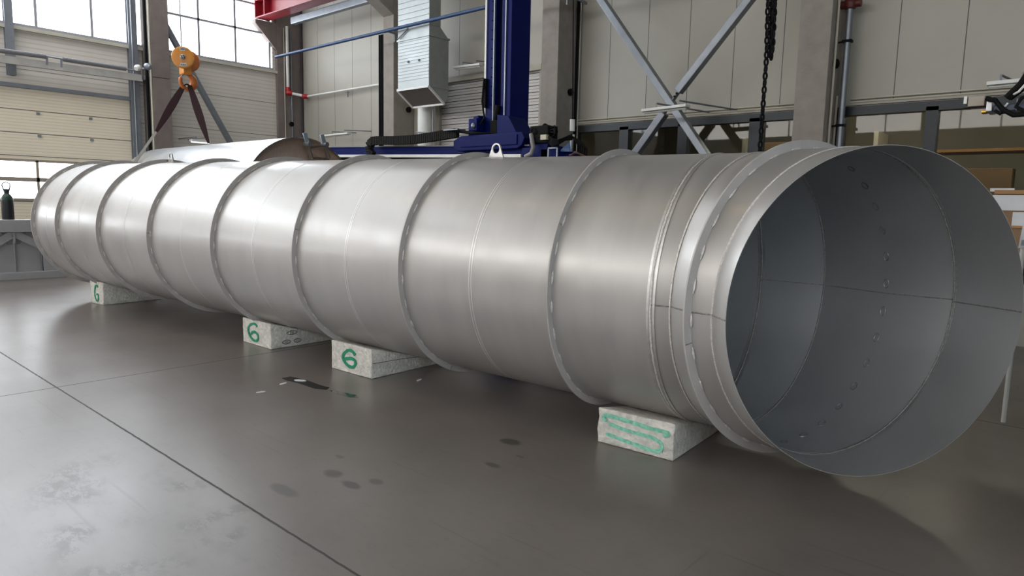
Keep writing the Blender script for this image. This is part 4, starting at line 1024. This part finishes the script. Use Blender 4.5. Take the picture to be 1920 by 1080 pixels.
# circumferential sheet welds
def seam(rg, r_, w_=.006, m=WELD, rough=0., nm='ring_weld'):
    mb = MB(); c, h, v = rg; pts = []
    for k in range(200):
        a = 2 * PI * k / 200; j = random.uniform(-rough, rough)
        pts.append(c + (h * math.cos(a) + v * math.sin(a)) * (r_) + h.cross(v) * j)
    mb.tube(pts, w_, 6, closed=True); return mb.build(nm, m, pipe, True)
random.seed(5)
mids = [(13.6043 + 12.5029) / 2 - .0] + [(SP[i] + SP[i + 1]) / 2 for i in range(1, 7)]
SEAMB = mat('seam_bead_highlight', (.86, .85, .84), .42, .6, .05, 20)  # pale tone paints in the highlights of the seam beads

for rg in (RA, RB, RCc):
    seam(rg, R, .007, WELD, .0025); seam(rg, R - TH, .006, WELDD, .0015)
# narrow ground heat bands either side of the elbow welds
for m_ in (STEEL,):
    m_.node_tree.nodes['Principled BSDF'].inputs['Coat Weight'].default_value = .25; m_.node_tree.nodes['Principled BSDF'].inputs['Coat Roughness'].default_value = .16
HB = mat('ground_band', (.86, .855, .85), .5, 1., .1, 30)
def band(rg, off_, wd_, r_, m, nm='ground_band'):
    c, h, v = rg; d = h.cross(v).normalized(); mb = MB(); n = 120; A = []
    for k in range(n):
        a = 2 * PI * k / n; u = h * math.cos(a) + v * math.sin(a)
        A.append([mb.bm.verts.new(c + u * r_ + d * (off_ - wd_ / 2)), mb.bm.verts.new(c + u * r_ + d * (off_ + wd_ / 2))])
    for k in range(n): mb.bm.faces.new((A[k][0], A[(k + 1) % n][0], A[(k + 1) % n][1], A[k][1]))
    return mb.build(nm, m, pipe, True)
for s in mids:
    band(ring_straight(s), -.013, .009, R + .0015, SEAMB, 'sheet_seam'); band(ring_straight(s), .013, .009, R + .0015, SEAMB, 'sheet_seam')
band(RB, -.022, .016, R + .0012, HB); band(RB, .0, .014, R + .0075, WELD, 'ring_weld_cap'); band(RCc, .016, .012, R + .0012, HB)
for rg in (RA,): 
    band(rg, -.024, .018, R + .0012, HB); band(rg, .024, .018, R + .0012, HB)
for rg in (RA, RB, RCc): band(rg, .022, .02, R - TH - .0015, HB); band(rg, -.022, .02, R - TH - .0015, HB)
# longitudinal welds of the elbow, near side (outside) and far side (inside)
for i, (A, B) in enumerate(((RA, RB), (RB, R9), (R9, RCc), (RCc, RM))):
    mb = MB(); mb.tube([rp_(A, PI * 1.0 + .02, R + .0), rp_(B, PI * 1.0 + .02, R + .0)], .006, 6); mb.build('longitudinal_weld', WELDD, pipe, True)
    mb = MB(); mb.tube([rp_(A, 0.0, R - TH), rp_(B, .0 + (.014 if i > 1 else 0), R - TH)], .005, 6); mb.build('longitudinal_weld', WELDD, pipe, True)
# oval heat marks of the flange stitches on the inside of the elbow
c, h, v = R9; HM = mat('heat_mark_grey', (.50, .51, .51), .45, .8)
for k in list(range(0, 9)) + list(range(21, 30)):
    mb = MB()
    a = 2 * PI * (k + .35) / 30
    pts = []
    for j in range(14):
        b = 2 * PI * j / 14; aa = a + math.cos(b) * .034; t = math.sin(b) * .020
        pts.append(c + (h * math.cos(aa) + v * math.sin(aa)) * (R - TH - .001) + h.cross(v).normalized() * t)
    mb.tube(pts, .003, 4, closed=True); mb.build('heat_mark', HM, pipe, True)
# lifting eyes
def lug(px, py, s, hgt, wd, aoff, label=None):
    rg = ring_straight(s); c, h, v = rg; a = PI / 2 + aoff
    u = h * math.cos(a) + v * math.sin(a); tn = -h * math.sin(a) + v * math.cos(a); ax_ = h.cross(v).normalized()
    r0 = wd * .30; rh = wd * .22; n = 24
    base = c + u * (R + .0) + ax_ * .05
    outl = [(-wd / 2, 0)] + [(-math.cos(PI * k / 12) * r0, hgt - r0 + math.sin(PI * k / 12) * r0) for k in range(13)] + [(wd / 2, 0)]
    # plate with a hole: build strips between outline and hole
    hole = [(math.cos(2 * PI * k / n) * rh, hgt - r0 + math.sin(2 * PI * k / n) * rh) for k in range(n)]
    cx, cy = 0, hgt - r0
    def out_at(ang):
        dx, dy = math.cos(ang), math.sin(ang); best = None
        P = outl + [outl[0]]
        for (x1_, y1_), (x2_, y2_) in zip(P, P[1:]):
            ex, ey = x2_ - x1_, y2_ - y1_; den = dx * ey - dy * ex
            if abs(den) < 1e-9: continue
            t = ((x1_ - cx) * ey - (y1_ - cy) * ex) / den; q_ = ((x1_ - cx) * dy - (y1_ - cy) * dx) / den
            if t > 0 and -1e-6 <= q_ <= 1 + 1e-6 and (best is None or t < best): best = t
        return (cx + dx * best, cy + dy * best)
    angs = sorted({2 * PI * k / n for k in range(n)} | {math.atan2(-cy, s_ * wd / 2) % (2 * PI) for s_ in (-1, 1)})
    mb = MB(); V = []
    for g_ in angs:
        o = out_at(g_); i_ = (cx + math.cos(g_) * rh, cy + math.sin(g_) * rh)
        V.append([mb.bm.verts.new(base + ax_ * (x * 1.0) + u * y + tn * t) for (x, y), t in ((o, -.008), (i_, -.008), (i_, .008), (o, .008))])
    m_ = len(V)
    for k in range(m_):
        A, B = V[k], V[(k + 1) % m_]
        for i in range(4): mb.bm.faces.new((A[i], A[(i + 1) % 4], B[(i + 1) % 4], B[i]))
    o = mb.build('lifting_eye', mat('eye_steel', (.74, .73, .72), .4, .8), pipe, True)
    pb = MB(); p = base - ax_ * (wd * .5) + u * .004; q_ = base + ax_ * (wd * .5) + u * .004
    pb.bar(p - ax_ * .06, q_ + ax_ * .02, .07, .010, tuple(u)); pb.build('eye_base_plate', FLANGE, o)
    return o
lug(912, 296, 4.17 - .13, .15, .20, -.02)
lug(318, 303, 10.86 - .12, .16, .18, .05)

# ================================================================== CONCRETE WEDGES
def wedge(name, label, fl, frt, h, mark, seed):
    """fl, frt: floor points of the left and right corners of the tall face"""
    fl = Vector((fl[0], fl[1], 0)); frt = Vector((frt[0], frt[1], 0))
    ex = (frt - fl); wd_ = ex.length; ex.normalize(); ey = Vector((-ex.y, ex.x, 0))
    mid = (fl + frt) / 2; s_ = -(mid - C0).dot(AD); cen = C0 - AD * s_
    dy = cen.y - mid.y; cz_ = cen.z
    # tangent from (0,h) to the lower side of the shell circle centred (dy, cz_)
    best = None
    ang = math.atan2(cz_ - h, dy); D = math.hypot(dy, cz_ - h); tang = ang - math.asin(min(1, (R + .004) / D))
    slope = math.tan(tang)
    L = 1.35; h1 = h + slope * L
    if h1 < .03: L = (h - .03) / -slope; h1 = .03
    t = thing(name, label, 'concrete block', mid, 'concrete support wedges')
    mb = MB()
    P = [fl, frt, frt + ey * L, fl + ey * L]
    Z = [h, h, h1, h1]
    mb.hexa([p.copy() for p in P] + [P[i] + Vector((0, 0, Z[i])) for i in range(4)])
    bmesh.ops.bevel(mb.bm, geom=list(mb.bm.edges), offset=.022 if h1 > .06 else .012, segments=3, profile=.5, affect='EDGES')
    bmesh.ops.subdivide_edges(mb.bm, edges=[e for e in mb.bm.edges if e.calc_length() > .12], cuts=7, use_grid_fill=True)
    bmesh.ops.triangulate(mb.bm, faces=mb.bm.faces)
    for v in mb.bm.verts:
        n_ = noise.noise(v.co * 9 + Vector((seed, 0, 0))) * .009 + noise.noise(v.co * 30) * .006
        if v.co.z > .01: v.co += Vector((n_, n_ * .8, min(0, n_) * .6))
        v.co.z = max(0, v.co.z)
    mb.build('block', WEDGE, t, True, 50)
    O = (fl, ex, ey, wd_, h, t)
    return O
def stroke(O, pts, w_, m, nm='painted_number'):
    """pts: (u,v) on the tall face, u 0-1 left-right, v 0-1 bottom-top"""
    fl, ex, ey, wd_, h, t = O
    P = [fl + ex * (u_ * wd_) + Vector((0, 0, v_ * h)) - ey * .006 for u_, v_ in pts]
    # smooth by Catmull-Rom
    Q = []
    for i in range(len(P) - 1):
        p0, p1, p2, p3 = P[max(i - 1, 0)], P[i], P[i + 1], P[min(i + 2, len(P) - 1)]
        for k in range(6):
            s_ = k / 6; Q.append(.5 * ((2 * p1) + (p2 - p0) * s_ + (2 * p0 - 5 * p1 + 4 * p2 - p3) * s_ ** 2 + (3 * p1 - p0 - 3 * p2 + p3) * s_ ** 3))
    Q.append(P[-1])
    mb = MB(); sides = []
    for i, q_ in enumerate(Q):
        d = (Q[min(i + 1, len(Q) - 1)] - Q[max(i - 1, 0)]).normalized(); sides.append(d.cross(ey))
    rng = random.Random(len(pts))
    mb.ribbon(Q, [w_ * (.85 + .3 * rng.random()) * (.7 if i in (0, len(Q) - 1) else 1) for i in range(len(Q))], sides, .010)
    return mb.build(nm, m, t)
SIX = [(.60, .74), (.56, .83), (.46, .86), (.34, .76), (.27, .58), (.30, .38), (.40, .22), (.52, .18), (.62, .26), (.63, .42), (.53, .52), (.42, .47), (.37, .38)]
W1 = wedge('concrete_wedge', 'concrete wedge farthest left under the pipe, green 6 on its narrow end', (-13.50, 4.05), (-13.06, 4.11), .40, None, 1)
stroke(W1, [(.62, .74), (.58, .82), (.46, .80), (.38, .60), (.38, .36), (.48, .16), (.60, .18), (.64, .34), (.60, .44), (.50, .42)], .03, GREEN)
W2 = wedge('concrete_wedge', 'concrete wedge with green 6 and cast marks on its side, left of the middle pair', (-8.61, 4.37), (-7.89, 4.37), .335, None, 2)
stroke(W2, [(.55, .76), (.50, .84), (.38, .83), (.26, .70), (.22, .52), (.27, .34), (.36, .22), (.48, .18), (.57, .28), (.57, .42), (.48, .52), (.38, .50), (.32, .40)], .03, GREEN)
W3 = wedge('concrete_wedge', 'concrete wedge with bright green 6 on its white end, right of the middle pair', (-6.56, 4.38), (-5.84, 4.40), .335, None, 3)
stroke(W3, [(.62, .66), (.56, .76), (.46, .78), (.36, .66), (.31, .50), (.36, .34), (.46, .24), (.56, .24), (.62, .34), (.61, .48), (.52, .52), (.42, .48), (.35, .44)], .034, GREEN)
W4 = wedge('concrete_wedge', 'nearest concrete wedge under the pipe mouth with faded green scrawl on its end', (-2.985, 4.52), (-2.32, 4.56), .295, None, 4)
stroke(W4, [(.12, .66), (.08, .72), (.10, .80), (.18, .82), (.35, .80), (.52, .78), (.70, .74), (.88, .74), (.93, .70), (.88, .62)], .030, GREENF)
stroke(W4, [(.16, .60), (.35, .54), (.55, .52), (.74, .50), (.84, .42), (.86, .30), (.82, .18), (.72, .16), (.55, .20), (.35, .24), (.12, .30)], .026, GREENF)
# grey marks and metal strip on the sides
def side_tube(O, pts, r_, m, nm, closed=False):
    fl, ex, ey, wd_, h, t = O; b = fl + ex * (wd_ + .004)
    P = [b + ey * y_ + Vector((0, 0, z_)) for y_, z_ in pts]; MB().tube(P, r_, 5, closed=closed).build(nm, m, t, True)
GRIME = mat('mark_dark', (.24, .22, .20), .8)
for cy_, cz_, ry in ((.30, .185, .075), (.22, .07, .06), (.38, .07, .055)):
    side_tube(W2, [(cy_ + math.cos(2 * PI * k / 16) * ry, cz_ + math.sin(2 * PI * k / 16) * .028 * (1 - abs(math.cos(2 * PI * k / 16)) * .3)) for k in range(16)], .0035, GRIME, 'cast_mark', True)
    for dx in (-.02, 0, .02): side_tube(W2, [(cy_ + dx, cz_ - .022), (cy_ + dx, cz_ + .022)], .0025, GRIME, 'cast_mark')
side_tube(W3, [(.02, .17), (.45, .155), (.75, .13)], .003, GRIME, 'crack')
fl, ex, ey, wd_, h, t = W4

# ================================================================== FLOOR LITTER, PUDDLE
random.seed(3)
names = [(563, 714, .07, 'long white chip lying in the wet streak near the middle wedges'), (531, 720, .05, 'small white chip left of the wet streak'), (489, 736, .045, 'white chip on the floor farthest left of the wet streak'), (786, 713, .05, 'white chip on the floor just right of the green-numbered wedge')]
for x, y, sz, lab in names:
    p = atZ(x, y); a = random.uniform(0, PI); d = Vector((math.cos(a), math.sin(a), 0)); n_ = Vector((-d.y, d.x, 0))
    if x == 563: d = Vector((.9, .43, 0)); n_ = Vector((-d.y, d.x, 0))
    mb = MB(); mb.prism([((p + d * sz * u_ + n_ * sz * .35 * v_).x, (p + d * sz * u_ + n_ * sz * .35 * v_).y) for u_, v_ in ((-1, -.3), (-.5, -1), (.6, -.8), (1, .2), (.4, 1), (-.7, .7))], 2, .001, .008)
    tag(mb.build('white_chip', PAPER), lab, 'debris')
WET = mat('wet_film', (.16, .155, .15), .06, 0, .1, 5, spec=.7)
def puddle(pts, label, m=WET):
    P = [atZ(x, y) for x, y in pts]; mb = MB(); mb.prism([(p.x, p.y) for p in P], 2, .0006, .0018); return tag(mb.build('puddle', m), label, 'puddle')
puddle([(528, 709), (545, 706), (575, 713), (600, 722), (618, 727), (612, 731), (590, 729), (560, 719), (535, 713)], 'dark wet streak on the floor in front of the middle wedges')
puddle([(618, 732), (632, 733), (650, 737), (668, 741), (672, 746), (655, 745), (640, 741), (625, 737)], 'small clear puddle reflecting the green 6 of the wedge above it')

# ================================================================== HALL LIGHT FITTINGS (above the picture)
for k, (x, y) in enumerate([(-14, 1.2), (-10, 1.2), (-6, 1.2), (-2, 1.2)]):
    t = thing('high_bay_lamp', 'round warm high-bay lamp under the hall roof', 'lamp', (x, y, ZC - .6), 'high-bay lamps under the roof')
    MB().lathe([(.05, .6), (.06, .3), (.22, .12), (.26, 0), (.24, 0), (.2, .1), (.04, .28)], (x, y, ZC - .6), (0, 0, 1), 24).build('reflector', ZINCD, t, True)
    MB().lathe([(0, .03), (.2, .03), (.2, .05), (0, .05)], (x, y, ZC - .6), (0, 0, 1), 24).build('lamp_disc', LAMP, t)
